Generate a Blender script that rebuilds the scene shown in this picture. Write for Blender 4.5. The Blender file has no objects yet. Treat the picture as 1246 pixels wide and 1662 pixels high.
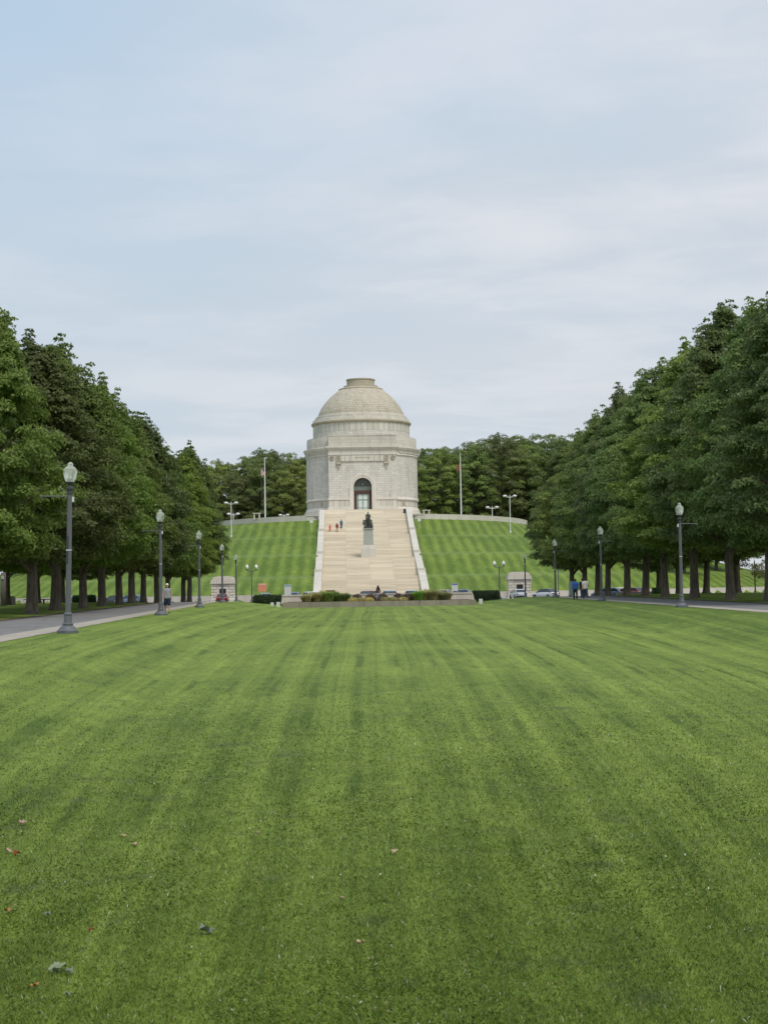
import bpy, bmesh, math, random
import numpy as np
from mathutils import Vector, Matrix, Euler
random.seed(7); rng = np.random.default_rng(7)
S = bpy.context.scene
COL = S.collection
PI = math.pi
R = math.radians

# ------------------------------------------------------------ camera, light
F = 2500.0                      # focal length in pixels of the 1246 x 1662 photograph
CX, EYE = -3.95, 1.45
cam = bpy.data.cameras.new('camera'); camo = bpy.data.objects.new('camera', cam); COL.objects.link(camo)
cam.sensor_fit = 'VERTICAL'; cam.sensor_height = 36; cam.sensor_width = 27
cam.lens = F/1662*36; cam.clip_start = .1; cam.clip_end = 5000
camo.matrix_world = Matrix.Translation((CX, 0, EYE)) @ Matrix.Rotation(-math.atan(63/F), 4, 'Z') @ \
    Matrix.Rotation(PI/2 + math.atan(119/F), 4, 'X') @ Matrix.Rotation(-.015, 4, 'Z')
S.camera = camo
S.render.resolution_x = 767; S.render.resolution_y = 1024
SUN_EL, SUN_AZ = R(56), R(150)     # azimuth from +Y clockwise: to the right, a little behind the camera
sun = bpy.data.lights.new('sun', 'SUN'); suno = bpy.data.objects.new('sun', sun); COL.objects.link(suno)
sun.energy = 2.0; sun.angle = R(20); sun.color = (1, .96, .88)
sd = Vector((math.sin(SUN_AZ)*math.cos(SUN_EL), math.cos(SUN_AZ)*math.cos(SUN_EL), math.sin(SUN_EL)))
suno.rotation_euler = sd.to_track_quat('Z', 'Y').to_euler()
S.view_settings.view_transform = 'Standard'; S.view_settings.look = 'None'
S.view_settings.exposure = 0.08; S.view_settings.gamma = 1
W = bpy.data.worlds.new('World'); S.world = W; W.use_nodes = True

class NT:
    def __init__(s, tree): s.t = tree; s.n = tree.nodes; s.l = tree.links
    def new(s, typ, ins=None, **kw):
        n = s.n.new(typ)
        for k, v in kw.items(): setattr(n, k, v)
        for k, v in (ins or {}).items():
            if isinstance(v, bpy.types.NodeSocket): s.l.new(v, n.inputs[k])
            else: n.inputs[k].default_value = v
        return n
    def math(s, op, a, b=0.0, c=None, clamp=False):
        n = s.n.new('ShaderNodeMath'); n.operation = op; n.use_clamp = clamp
        for i, v in enumerate((a, b) if c is None else (a, b, c)):
            if isinstance(v, bpy.types.NodeSocket): s.l.new(v, n.inputs[i])
            else: n.inputs[i].default_value = v
        return n.outputs[0]
    def mix(s, f, a, b, blend='MIX'):
        n = s.n.new('ShaderNodeMix'); n.data_type = 'RGBA'; n.blend_type = blend
        for i, v in ((0, f), (6, a), (7, b)):
            if isinstance(v, bpy.types.NodeSocket): s.l.new(v, n.inputs[i])
            elif i == 0: n.inputs[0].default_value = v
            else: n.inputs[i].default_value = (*v, 1)
        return n.outputs[2]
    def noise(s, vec, scale, detail=3, rough=.5, dist=0):
        n = s.new('ShaderNodeTexNoise', {'Scale': scale, 'Detail': detail, 'Roughness': rough, 'Distortion': dist})
        if vec is not None: s.l.new(vec, n.inputs['Vector'])
        return n.outputs['Fac']
    def ramp(s, f, a, b):      # smooth 0..1 between a and b
        n = s.new('ShaderNodeMapRange', {'From Min': a, 'From Max': b}, interpolation_type='SMOOTHSTEP')
        s.l.new(f, n.inputs['Value']); return n.outputs[0]

w = NT(W.node_tree); w.n.clear()
sky = w.new('ShaderNodeTexSky', sky_type='NISHITA'); sky.sun_disc = False
sky.sun_elevation = SUN_EL; sky.sun_rotation = SUN_AZ; sky.air_density = 1.0; sky.dust_density = 2.5; sky.ozone_density = 1.0
tc = w.new('ShaderNodeTexCoord'); sep = w.new('ShaderNodeSeparateXYZ', {0: tc.outputs['Generated']})
zz = w.math('ADD', w.math('MAXIMUM', sep.outputs[2], 0.0), .10)
px_ = w.math('DIVIDE', sep.outputs[0], zz); py_ = w.math('DIVIDE', sep.outputs[1], zz)
pv = w.new('ShaderNodeCombineXYZ', {0: px_, 1: py_, 2: 0.0}).outputs[0]
rot = w.new('ShaderNodeMapping', {'Vector': pv, 'Rotation': (0, 0, R(28)), 'Scale': (1.0, 1.25, 1), 'Location': (3.1, .4, 0)}).outputs[0]
n1 = w.noise(rot, .55, 6, .52, .6); n2 = w.noise(rot, 1.6, 5, .5, .3)
dens = w.ramp(w.math('ADD', w.math('MULTIPLY', n1, .72), w.math('MULTIPLY', n2, .28)), .30, .66)
bias = w.ramp(sep.outputs[0], -.30, .12)
cov = w.math('ADD', w.math('MULTIPLY', dens, .5), w.math('MULTIPLY', bias, .5))
cov = w.math('MULTIPLY', cov, 1.0, clamp=True)
n3 = w.noise(rot, 4.2, 6, .6, .8)
thick = w.ramp(w.math('ADD', w.math('MULTIPLY', n2, .75), w.math('MULTIPLY', n3, .25)), .40, .62)
cloudc = w.mix(thick, (5.95, 6.45, 7.05), (7.0, 7.2, 7.65))
vail = w.mix(.80, sky.outputs[0], w.mix(w.ramp(sep.outputs[2], .12, .36), (5.75, 6.75, 7.6), (5.0, 6.65, 8.3)))
skyc = w.mix(cov, vail, cloudc)
# a few brighter cloud edges low over the trees
lowm = w.ramp(sep.outputs[2], .17, .09)
puff = w.noise(tc.outputs['Generated'], 9.0, 4, .5, .4)
skyc = w.mix(w.math('MULTIPLY', w.math('MULTIPLY', w.ramp(puff, .5, .66), lowm), .45), skyc, (6.6, 6.7, 7.1))
bg = w.new('ShaderNodeBackground', {'Color': skyc, 'Strength': .10})
wo = w.new('ShaderNodeOutputWorld', {'Surface': bg.outputs[0]})

# ------------------------------------------------------------ terrain
def sm(a, b, v):
    t = np.clip((v-a)/(b-a), 0, 1); return t*t*(3-2*t)
def half(y): return 11.85 + .03*np.asarray(y, float)          # half width of the sunken lawn
PLZ = -.9
def pathz(y): return PLZ*sm(158, 226, y)
MY, TOPZ = 352.0, 14.2
TY = np.array([0, 10.3, 14, 26, 29, 41.5, 44.5, 55.]); TZ = np.array([.15, 2.9, 3.1, 6.85, 7.0, 10.5, 10.65, TOPZ])
def mound_t(x, y):
    dy = np.minimum(y-MY, 0.0); ax = np.abs(x)
    lo = np.zeros_like(ax); hi = np.full_like(ax, 1.0001)
    for _ in range(18):
        m = (lo+hi)/2
        inside = (ax/(37+67*m))**2 + (dy/(57+55*m))**2 < 1
        hi = np.where(inside, m, hi); lo = np.where(inside, lo, m)
    return (lo+hi)/2
def height(x, y):
    x = np.asarray(x, float); y = np.asarray(y, float); x, y = np.broadcast_arrays(x, y)
    h = half(y); s = np.abs(x)/h; P = pathz(y)
    D = .68 + .12*sm(20, 150, y)
    D = D*(1-sm(186, 205, y))
    und = .05*np.sin(x*.31+y*.11)*np.sin(y*.07+1.3) * (1-sm(.6, .95, s))
    z = P - (D - und*(1-sm(150, 180, y)))*(1-sm(.60, .95, s))
    z = np.where((np.abs(x) < 11.5) & (y > 183.25+.9*(x/11.5)**2) & (y < 204), -.45, z)
    out = sm(h+7.5, h+11, np.abs(x)) * (1-sm(195, 210, y))
    z = z + .12*out
    t = mound_t(x, y)
    mz = np.interp(55*(1-t), TY, TZ)
    mz = np.where(t < 1e-3, TOPZ, mz)
    mz = np.where((np.abs(x) < 8.6) & (y < 318), mz-2.2, mz)
    z = np.where((t < .9999) & (y > 239.5), np.where((np.abs(x) < 8.6) & (y < 250), PLZ-.1, mz), z)
    return z
def H(x, y): return float(height(x, y))
def at(px, Y): return CX + (px-560)/F*Y        # world X of a thing seen at column px, Y metres ahead

# ------------------------------------------------------------ object helpers
class MB:
    def __init__(s): s.v = []; s.f = []; s.uv = []; s.m = []; s.cur = 0
    def quad(s, pts, uv=None):
        b = len(s.v); s.v += [tuple(p) for p in pts]; s.f.append(tuple(range(b, b+len(pts)))); s.uv.append(uv); s.m.append(s.cur)
    def box(s, c, d, rz=0, taper=1.0, M=None):
        x, y, z = (q/2 for q in d); o = []
        for k, (sx, sy, sz) in enumerate([(-1,-1,-1),(1,-1,-1),(1,1,-1),(-1,1,-1),(-1,-1,1),(1,-1,1),(1,1,1),(-1,1,1)]):
            t = taper if sz > 0 else 1
            p = Vector((sx*x*t, sy*y*t, sz*z))
            if M: p = M @ p
            elif rz: p = Matrix.Rotation(rz, 3, 'Z') @ p
            o.append((p.x+c[0], p.y+c[1], p.z+c[2]))
        b = len(s.v); s.v += o
        for f in ((3,2,1,0),(4,5,6,7),(0,1,5,4),(1,2,6,5),(2,3,7,6),(3,0,4,7)):
            s.f.append(tuple(b+i for i in f)); s.uv.append(None); s.m.append(s.cur)
        return s
    def bb(s, x0, x1, y0, y1, z0, z1, taper=1.0): return s.box(((x0+x1)/2, (y0+y1)/2, (z0+z1)/2), (x1-x0, y1-y0, z1-z0), taper=taper)
    def lathe(s, prof, n=24, c=(0,0,0), a0=0, a1=2*PI, flute=None):
        full = abs(a1-a0-2*PI) < 1e-6; b = len(s.v); m = n if full else n+1
        L = [0]
        for i in range(1, len(prof)): L.append(L[-1]+math.dist(prof[i], prof[i-1]))
        Rm = max(p[0] for p in prof)
        for (r, z) in prof:
            for k in range(m):
                a = a0+(a1-a0)*k/n; rr = r*(1 - (flute if flute and k % 2 else 0))
                s.v.append((c[0]+rr*math.cos(a), c[1]+rr*math.sin(a), c[2]+z))
        for i in range(len(prof)-1):
            for k in range(n):
                k2 = (k+1) % m
                s.f.append((b+i*m+k, b+i*m+k2, b+(i+1)*m+k2, b+(i+1)*m+k)); s.m.append(s.cur)
                u0 = (a0+(a1-a0)*k/n)*Rm; u1 = (a0+(a1-a0)*(k+1)/n)*Rm
                s.uv.append(((u0, L[i]), (u1, L[i]), (u1, L[i+1]), (u0, L[i+1])))
        return s
    def tube(s, pts, rad, n=8, cap=True):
        pts = [Vector(p) for p in pts]
        if not hasattr(rad, '__len__'): rad = [rad]*len(pts)
        b = len(s.v); up = Vector((0,0,1))
        d0 = (pts[1]-pts[0]).normalized()
        if abs(d0.dot(up)) > .95: up = Vector((1,0,0))
        L = 0
        for i, p in enumerate(pts):
            d = (pts[min(i+1, len(pts)-1)]-pts[max(i-1, 0)]).normalized()
            a = d.cross(up).normalized(); e = a.cross(d).normalized(); up = e
            for k in range(n):
                t = 2*PI*k/n; q = p + (a*math.cos(t)+e*math.sin(t))*rad[i]; s.v.append(tuple(q))
        for i in range(len(pts)-1):
            L2 = L+(pts[i+1]-pts[i]).length
            for k in range(n):
                k2 = (k+1) % n
                s.f.append((b+i*n+k2, b+i*n+k, b+(i+1)*n+k, b+(i+1)*n+k2)); s.m.append(s.cur)
                u0, u1 = k/n*2*PI*rad[0], (k+1)/n*2*PI*rad[0]
                s.uv.append(((u1, L), (u0, L), (u0, L2), (u1, L2)))
            L = L2
        if cap:
            s.f.append(tuple(b+k for k in range(n))); s.uv.append(None); s.m.append(s.cur)
            e = b+(len(pts)-1)*n; s.f.append(tuple(e+n-1-k for k in range(n))); s.uv.append(None); s.m.append(s.cur)
        return s
    def prism(s, poly, y0, y1, axis='Y'):      # closed polygon in XZ extruded along Y (or in YZ along X)
        n = len(poly); b = len(s.v)
        for yy in (y0, y1):
            for (a, z) in poly: s.v.append((a, yy, z) if axis == 'Y' else (yy, a, z))
        fs = [tuple(b+i for i in range(n)), tuple(b+2*n-1-i for i in range(n))]
        for i in range(n):
            j = (i+1) % n; fs.append((b+j, b+i, b+n+i, b+n+j))
        for f in fs: s.f.append(f); s.uv.append(None); s.m.append(s.cur)
        return s
    def sphere(s, c, r, n=10, sc=(1,1,1)):
        pr = [(max(1e-4, r*math.sin(PI*i/n)), -r*math.cos(PI*i/n)) for i in range(n+1)]
        b = len(s.v); s.lathe(pr, n+2)
        for i in range(b, len(s.v)):
            p = s.v[i]; s.v[i] = (p[0]*sc[0]+c[0], p[1]*sc[1]+c[1], p[2]*sc[2]+c[2])
        return s
    def build(s, name, mat, parent=None, smooth=False, loc=None, bevel=0):
        me = bpy.data.meshes.new(name); me.from_pydata(s.v, [], s.f)
        mats = mat if isinstance(mat, (list, tuple)) else [mat]
        for m in mats: me.materials.append(m)
        uvl = me.uv_layers.new(name='uv'); data = np.zeros((len(me.loops), 2), 'f')
        V = np.array(s.v, float); k = 0
        for f, uv in zip(s.f, s.uv):
            n = len(f)
            if uv is None:
                P = V[list(f)]; a = P[1]-P[0]; bq = P[2]-P[0]; nn = np.abs(np.cross(a, bq)); ax = int(np.argmax(nn))
                uv = P[:, [1, 2]] if ax == 0 else P[:, [0, 2]] if ax == 1 else P[:, [0, 1]]
            data[k:k+n] = uv; k += n
        uvl.data.foreach_set('uv', data.ravel())
        if len(mats) > 1: me.polygons.foreach_set('material_index', s.m)
        if smooth: me.polygons.foreach_set('use_smooth', [True]*len(me.polygons))
        me.update()
        o = bpy.data.objects.new(name, me); COL.objects.link(o)
        if parent: o.parent = parent
        if loc: o.location = loc
        if smooth == 'auto':
            try: me.set_sharp_from_angle(angle=R(35))
            except Exception: pass
        if bevel:
            md = o.modifiers.new('bevel', 'BEVEL'); md.width = bevel; md.segments = 2; md.limit_method = 'ANGLE'
        return o
def tag(o, label=None, cat=None, group=None, kind=None):
    if label: o['label'] = label
    if cat: o['category'] = cat
    if group: o['group'] = group
    if kind: o['kind'] = kind
    return o
def thing(name, label, cat, loc=(0,0,0), rz=0, group=None):
    o = bpy.data.objects.new(name, None); COL.objects.link(o); o.empty_display_size = .3
    o.location = loc; o.rotation_euler = (0, 0, rz)
    return tag(o, label, cat, group)
def copy_tree(o, label=None, loc=None, rz=None, group=None, scale=None, parent=None):
    c = o.copy(); COL.objects.link(c)
    if parent: c.parent = parent
    if label: c['label'] = label
    if loc is not None: c.location = loc
    if rz is not None: c.rotation_euler = (0, 0, rz)
    if group: c['group'] = group
    if scale: c.scale = scale
    for ch in list(o.children): copy_tree(ch, parent=c)
    return c
def npmesh(name, verts, faces, mat, parent=None):
    """faces: (n,k) array"""
    me = bpy.data.meshes.new(name); n, k = faces.shape
    me.vertices.add(len(verts)); me.vertices.foreach_set('co', np.asarray(verts, 'f').ravel())
    me.loops.add(n*k); me.loops.foreach_set('vertex_index', faces.astype('i').ravel())
    me.polygons.add(n); me.polygons.foreach_set('loop_start', np.arange(0, n*k, k, dtype='i')); me.polygons.foreach_set('loop_total', np.full(n, k, 'i'))
    me.materials.append(mat); me.update(calc_edges=True)
    o = bpy.data.objects.new(name, me); COL.objects.link(o)
    if parent: o.parent = parent
    return o

# ------------------------------------------------------------ materials
MATS = {}
def mat(name):
    m = bpy.data.materials.new(name); m.use_nodes = True; t = NT(m.node_tree)
    b = m.node_tree.nodes['Principled BSDF']; MATS[name] = m
    return m, t, b
def simple(name, col, rough=.6, metal=0, spec=.5, var=.12, scale=3, bump=0, coat=0):
    m, t, b = mat(name); tcn = t.new('ShaderNodeTexCoord')
    n = t.noise(tcn.outputs['Object'], scale, 4, .6)
    c = t.mix(n, tuple(q*(1-var) for q in col), tuple(min(1, q*(1+var)) for q in col))
    t.l.new(c, b.inputs['Base Color']); b.inputs['Roughness'].default_value = rough; b.inputs['Metallic'].default_value = metal
    b.inputs['Specular IOR Level'].default_value = spec
    if coat: b.inputs['Coat Weight'].default_value = coat
    if bump:
        bp = t.new('ShaderNodeBump', {'Strength': bump, 'Distance': .02, 'Height': t.noise(tcn.outputs['Object'], scale*8, 4)})
        t.l.new(bp.outputs[0], b.inputs['Normal'])
    return m
def stone(name, c1, c2, mortar, bw=1.1, bh=.475, ms=.02, stain=.35, stagger=.5, stainc=(.33,.29,.235), sc=(1, 1, .14)):
    m, t, b = mat(name)
    uv = t.new('ShaderNodeUVMap', uv_map='uv').outputs[0]
    br = t.new('ShaderNodeTexBrick', {'Vector': uv, 'Color1': (*c1, 1), 'Color2': (*c2, 1), 'Mortar': (*mortar, 1), 'Scale': 1.0, 'Mortar Size': ms,
                                     'Mortar Smooth': .3, 'Bias': 0.0, 'Brick Width': bw, 'Row Height': bh}, offset=stagger)
    g = t.new('ShaderNodeNewGeometry').outputs['Position']
    st = t.new('ShaderNodeMapping', {'Vector': g, 'Scale': sc}).outputs[0]
    n = t.noise(st, .9, 6, .65); n2 = t.noise(g, 6, 5, .7)
    c = t.mix(t.math('MULTIPLY', t.ramp(n, .46, .74), stain), br.outputs[0], stainc)
    c = t.mix(.35, c, t.mix(n2, (.35,.35,.35), (.66,.66,.66)), 'OVERLAY')
    t.l.new(c, b.inputs['Base Color']); b.inputs['Roughness'].default_value = .85; b.inputs['Specular IOR Level'].default_value = .2
    bp = t.new('ShaderNodeBump', {'Strength': .4, 'Distance': .03, 'Height': t.math('ADD', n2, t.math('MULTIPLY', br.outputs['Fac'], -1.0))})
    t.l.new(bp.outputs[0], b.inputs['Normal'])
    return m
m_wall = stone('granite_wall', (.70,.66,.595), (.60,.57,.515), (.46,.43,.38), 1.25, .5, .034, .5)
m_band = stone('granite_band', (.66,.62,.54), (.56,.53,.46), (.27,.25,.21), 1.3, 3.2, .06, .35, 0)
m_trim = stone('granite_trim', (.69,.65,.57), (.64,.60,.53), (.5,.46,.4), 1.6, 5, .02, .35, 0)
m_attic = stone('granite_attic', (.63,.585,.50), (.55,.51,.44), (.42,.38,.32), 1.2, .65, .025, .42)
m_dome = stone('dome_stone', (.575,.52,.42), (.49,.44,.355), (.33,.295,.225), .95, .50, .055, .45, .5, (.24,.2,.13))
m_cap = stone('cap_stone', (.50,.45,.34), (.44,.39,.30), (.3,.26,.2), 1.0, .6, .03, .5)
m_step = stone('stair_stone', (.745,.665,.535), (.62,.545,.43), (.56,.49,.39), 3.95, 1.29, .022, .5, 0, (.46,.40,.31), (.22, 1.5, 1.5))
m_cheek = stone('cheek_stone', (.62,.585,.51), (.55,.515,.45), (.5,.47,.42), 1.9, 1.4, .02, .25, 0)
m_booth = stone('booth_stone', (.76,.70,.61), (.66,.60,.52), (.34,.30,.25), .95, .42, .035, .3)
m_lowwall = stone('low_wall_stone', (.66,.61,.53), (.58,.53,.46), (.42,.38,.32), 1.8, 1.2, .02, .3)
m_conc = stone('old_concrete', (.34,.30,.25), (.29,.26,.21), (.2,.18,.15), 2.4, 3, .03, .7, 0, (.16,.14,.11))
m_bronze = simple('dark_bronze', (.085,.09,.082), .45, .5, .5, .4, 6)
m_bronzebrown = simple('brown_bronze', (.10,.055,.045), .5, .4, .4, .25, 2)
m_verd = simple('green_grey_bronze', (.20,.23,.21), .6, .3, .4, .3, 3)
m_slate = simple('statue_pedestal_granite', (.36,.38,.33), .6, 0, .4, .22, 1.2)
m_iron = simple('lamp_iron', (.135,.142,.155), .55, .25, .4, .2, 3, .15)
m_irondk = simple('lamp_iron_dark', (.055,.06,.065), .6, .2, .4, .3, 5)
m_white = simple('white_paint', (.66,.66,.64), .4, 0, .5, .04)
m_black = simple('black_paint', (.02,.02,.022), .5)
m_darkwin = simple('dark_opening', (.015,.013,.012), .7)
m_dirt = simple('leaf_litter_dirt', (.10,.075,.055), .95, 0, .1, .45, 2.2, .3)
m_wood = simple('weathered_wood', (.16,.10,.06), .8, 0, .2, .3, 6)
m_tyre = simple('tyre_rubber', (.02,.02,.02), .8)
m_rim = simple('alloy_rim', (.5,.5,.52), .35, .8)
m_chrome = simple('chrome_trim', (.6,.6,.62), .2, .9)
m_tail = simple('red_light_lens', (.35,.01,.01), .2, 0, .6)
m_glass = simple('car_glass', (.03,.04,.05), .08, 0, .9, .1)
m_skin = simple('skin', (.50,.31,.23), .55, 0, .4, .06)
m_skin2 = simple('skin_dark', (.20,.115,.08), .55, 0, .4, .06)
m_hair = simple('dark_hair', (.03,.022,.018), .7)

def asphalt():
    m, t, b = mat('worn_asphalt'); g = t.new('ShaderNodeNewGeometry').outputs['Position']
    n = t.noise(g, .5, 5, .6); f = t.noise(g, 40, 3, .7)
    c = t.mix(t.ramp(n, .35, .7), (.160,.155,.150), (.225,.215,.205)); c = t.mix(t.math('MULTIPLY', f, .35), c, (.1,.1,.1))
    v = t.new('ShaderNodeTexVoronoi', {'Vector': g, 'Scale': .35}, feature='DISTANCE_TO_EDGE')
    c = t.mix(t.ramp(v.outputs[0], .012, 0), c, (.08,.08,.08))
    t.l.new(c, b.inputs['Base Color']); b.inputs['Roughness'].default_value = .9
    return m
m_asph = asphalt()
def pale():
    m, t, b = mat('pale_concrete_edge'); g = t.new('ShaderNodeNewGeometry').outputs['Position']
    n = t.noise(g, .9, 5, .65); f = t.noise(g, 25, 3, .7)
    c = t.mix(n, (.31,.27,.22), (.48,.43,.36)); yv = t.new('ShaderNodeSeparateXYZ', {0: g}).outputs[1]
    c = t.mix(t.math('LESS_THAN', t.math('FRACT', t.math('DIVIDE', yv, 2.4)), .02), c, (.12,.10,.08)); c = t.mix(t.math('MULTIPLY', t.ramp(t.noise(g, .35, 5, .7), .5, .7), .45), c, (.2,.17,.12)); c = t.mix(t.math('MULTIPLY', f, .3), c, (.25,.22,.18))
    t.l.new(c, b.inputs['Base Color']); b.inputs['Roughness'].default_value = .9
    return m
m_pale = pale()

def grass_mat(name, blades=False):
    m, t, b = mat(name); g = t.new('ShaderNodeNewGeometry'); P = g.outputs['Position']
    sp = t.new('ShaderNodeSeparateXYZ', {0: P}); X, Y = sp.outputs[0], sp.outputs[1]
    big = t.noise(P, .09, 3, .5); PS = t.new('ShaderNodeMapping', {'Vector': P, 'Scale': (1, .32, 1)}).outputs[0]; mid = t.noise(PS, .55, 4, .6, .5); fine = t.noise(P, 7, 4, .7)
    # mowing passes: strips that follow the splayed sides of the lawn
    hw = t.math('ADD', t.math('MULTIPLY', Y, .03), 11.85)
    xc = t.math('SUBTRACT', t.math('MULTIPLY', Y, .018), 3.6)
    wd = t.math('ADD', t.math('DIVIDE', t.math('MULTIPLY', Y, 11.0), t.math('ADD', Y, 50.0)), 3.2)
    u = t.math('MULTIPLY', t.math('DIVIDE', t.math('SUBTRACT', X, xc), wd), 12.5)
    wob = t.noise(t.new('ShaderNodeMapping', {'Vector': P, 'Scale': (.3, .035, 1)}).outputs[0], 1.0, 3, .5)
    u = t.math('ADD', u, t.math('MULTIPLY', wob, .9))
    s1 = t.math('SINE', t.math('MULTIPLY', u, 3.5)); s2 = t.math('SINE', t.math('MULTIPLY', u, 9.7))
    trk = t.math('POWER', t.math('ABSOLUTE', t.math('SINE', t.math('MULTIPLY', u, 2.1))), 26.0)
    trk = t.math('MULTIPLY', trk, t.ramp(t.noise(P, .16, 3, .6), .47, .62))
    side = t.ramp(X, -2, 6)
    lanes = t.math('ADD', t.math('MULTIPLY', s1, .38), t.math('MULTIPLY', s2, .14))
    streak = t.noise(t.new('ShaderNodeMapping', {'Vector': t.new('ShaderNodeCombineXYZ', {0: u, 1: Y, 2: 0.0}).outputs[0], 'Scale': (4.6, .013, 1)}).outputs[0], 1.0, 4, .65)
    lanes = t.math('ADD', lanes, t.math('MULTIPLY', t.math('SUBTRACT', streak, .5), 4.2))
    lawnf = t.math('ADD', t.math('MULTIPLY', lanes, .32), .5)
    # mound: strips running down the slope
    ang = t.math('DIVIDE', X, t.math('SUBTRACT', 1000.0, Y))
    w2 = t.noise(P, .25, 2); Zc = sp.outputs[2]
    tier = t.math('ADD', t.math('ADD', t.math('MULTIPLY', t.math('GREATER_THAN', Zc, 2.95), .5), t.math('MULTIPLY', t.math('GREATER_THAN', Zc, 6.9), .7)), t.math('MULTIPLY', t.math('GREATER_THAN', Zc, 10.55), .5))
    def near(z0): return t.math('SUBTRACT', 1.0, t.math('MULTIPLY', t.math('ABSOLUTE', t.math('SUBTRACT', Zc, z0)), 2.0), clamp=True)
    crest = t.math('ADD', t.math('ADD', near(2.95), near(6.9)), near(10.55), clamp=True)
    m1 = t.math('SINE', t.math('ADD', t.math('MULTIPLY', ang, 2200.0), t.math('ADD', t.math('MULTIPLY', w2, 1.8), tier)))
    w3 = t.noise(t.new('ShaderNodeCombineXYZ', {0: t.math('MULTIPLY', ang, 520.0), 1: tier, 2: 0.0}).outputs[0], 1.0, 2)
    moundf = t.math('ADD', t.math('MULTIPLY', m1, t.math('ADD', t.math('MULTIPLY', w3, .38), .0)), .22)
    onm = t.ramp(Y, 225, 238)
    f = t.math('ADD', t.math('MULTIPLY', lawnf, t.math('SUBTRACT', 1.0, onm)), t.math('MULTIPLY', moundf, onm))
    f = t.math('SUBTRACT', f, t.math('MULTIPLY', t.math('MULTIPLY', trk, .6), t.math('SUBTRACT', 1.0, onm)))
    pat = t.noise(PS, 3.0, 4, .65)
    bk = t.math('MULTIPLY', t.ramp(t.math('DIVIDE', X, hw), .58, .84), t.math('SUBTRACT', 1.0, onm))  # right bank: shade of the slope painted into the grass as a darker tone
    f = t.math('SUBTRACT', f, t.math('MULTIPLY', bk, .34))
    f = t.math('ADD', f, t.math('MULTIPLY', t.math('SUBTRACT', pat, .5), 1.0))
    f = t.math('ADD', f, t.math('MULTIPLY', t.math('SUBTRACT', mid, .5), .95))
    f = t.math('ADD', f, t.math('MULTIPLY', t.math('SUBTRACT', big, .5), .8), clamp=True)
    crest = t.math('MULTIPLY', crest, onm)
    if blades:
        sp_ = t.ramp(t.noise(P, 26, 3, .7), .36, .64)
        f = t.math('ADD', f, t.math('MULTIPLY', t.math('SUBTRACT', sp_, .5), .9), clamp=True)
        c = t.mix(f, (.042,.082,.006), (.205,.300,.040))
        rp = g.outputs['Random Per Island']
        c = t.mix(t.ramp(rp, .0, 1), t.mix(.6, c, (.035,.075,.008)), t.mix(.45, c, (.35,.43,.08)))
        c = t.mix(t.math('GREATER_THAN', rp, .975), c, (.42,.38,.20))
        c = t.mix(t.math('LESS_THAN', rp, .004), c, (.75,.75,.68))
        thin = t.ramp(t.noise(P, 1.35, 5, .65), .54, .74)
        c = t.mix(t.math('MULTIPLY', thin, .45), c, (.11,.135,.055))
    else:
        c = t.mix(f, (.092,.152,.014), (.275,.365,.058))
        thin = t.ramp(t.noise(P, 1.35, 4, .6), .56, .72)
        c = t.mix(t.math('MULTIPLY', thin, .5), c, (.085,.10,.045))
        c = t.mix(t.math('MULTIPLY', t.math('MULTIPLY', crest, t.noise(P, .4, 4, .6)), .75), c, (.21,.29,.085))
        yel = t.ramp(t.noise(P, .3, 4, .7), .60, .78)
        c = t.mix(t.math('MULTIPLY', yel, .35), c, (.25,.26,.09))
        c = t.mix(t.math('MULTIPLY', t.ramp(fine, .40, .72), .60), c, t.mix(.5, c, (.02,.045,.008)))
    t.l.new(c, b.inputs['Base Color']); b.inputs['Roughness'].default_value = .75; b.inputs['Specular IOR Level'].default_value = .25
    if not blades:
        bp = t.new('ShaderNodeBump', {'Strength': .8, 'Distance': .06, 'Height': t.noise(P, 14, 5, .75)})
        t.l.new(bp.outputs[0], b.inputs['Normal'])
    else:
        tr = t.new('ShaderNodeBsdfTranslucent', {'Color': c})
        mx = t.new('ShaderNodeMixShader', {0: .3, 1: b.outputs[0], 2: tr.outputs[0]})
        t.l.new(mx.outputs[0], m.node_tree.nodes['Material Output'].inputs[0])
    return m
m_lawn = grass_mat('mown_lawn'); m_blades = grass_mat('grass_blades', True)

def leaf_mat(name, a, b2, c2, tr=.42, sc=.35):
    m, t, b = mat(name); g = t.new('ShaderNodeNewGeometry'); oi = t.new('ShaderNodeObjectInfo')
    tcn = t.new('ShaderNodeTexCoord')
    n = t.noise(tcn.outputs['Object'], sc, 3, .6)
    c = t.mix(t.ramp(n, .3, .7), a, b2)
    c = t.mix(t.math('MULTIPLY', t.ramp(g.outputs['Random Per Island'], .55, 1), .6), c, c2)
    hs = t.new('ShaderNodeHueSaturation', {'Hue': t.math('ADD', t.math('MULTIPLY', t.math('FRACT', t.math('MULTIPLY', oi.outputs['Random'], 7.3)), .030), .490),
               'Saturation': t.math('ADD', t.math('MULTIPLY', oi.outputs['Random'], .18), .92), 'Value': t.math('ADD', t.math('MULTIPLY', oi.outputs['Random'], .6), .72), 'Color': c})
    t.l.new(hs.outputs[0], b.inputs['Base Color']); b.inputs['Roughness'].default_value = .55; b.inputs['Specular IOR Level'].default_value = .35
    trn = t.new('ShaderNodeBsdfTranslucent', {'Color': hs.outputs[0]})
    mx = t.new('ShaderNodeMixShader', {0: tr, 1: b.outputs[0], 2: trn.outputs[0]})
    t.l.new(mx.outputs[0], m.node_tree.nodes['Material Output'].inputs[0])
    return m
m_leafL = leaf_mat('oak_leaves_olive', (.105,.150,.030), (.150,.205,.045), (.29,.335,.10))
m_leafR = leaf_mat('oak_leaves_green', (.140,.195,.052), (.205,.265,.076), (.36,.42,.16))
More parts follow.
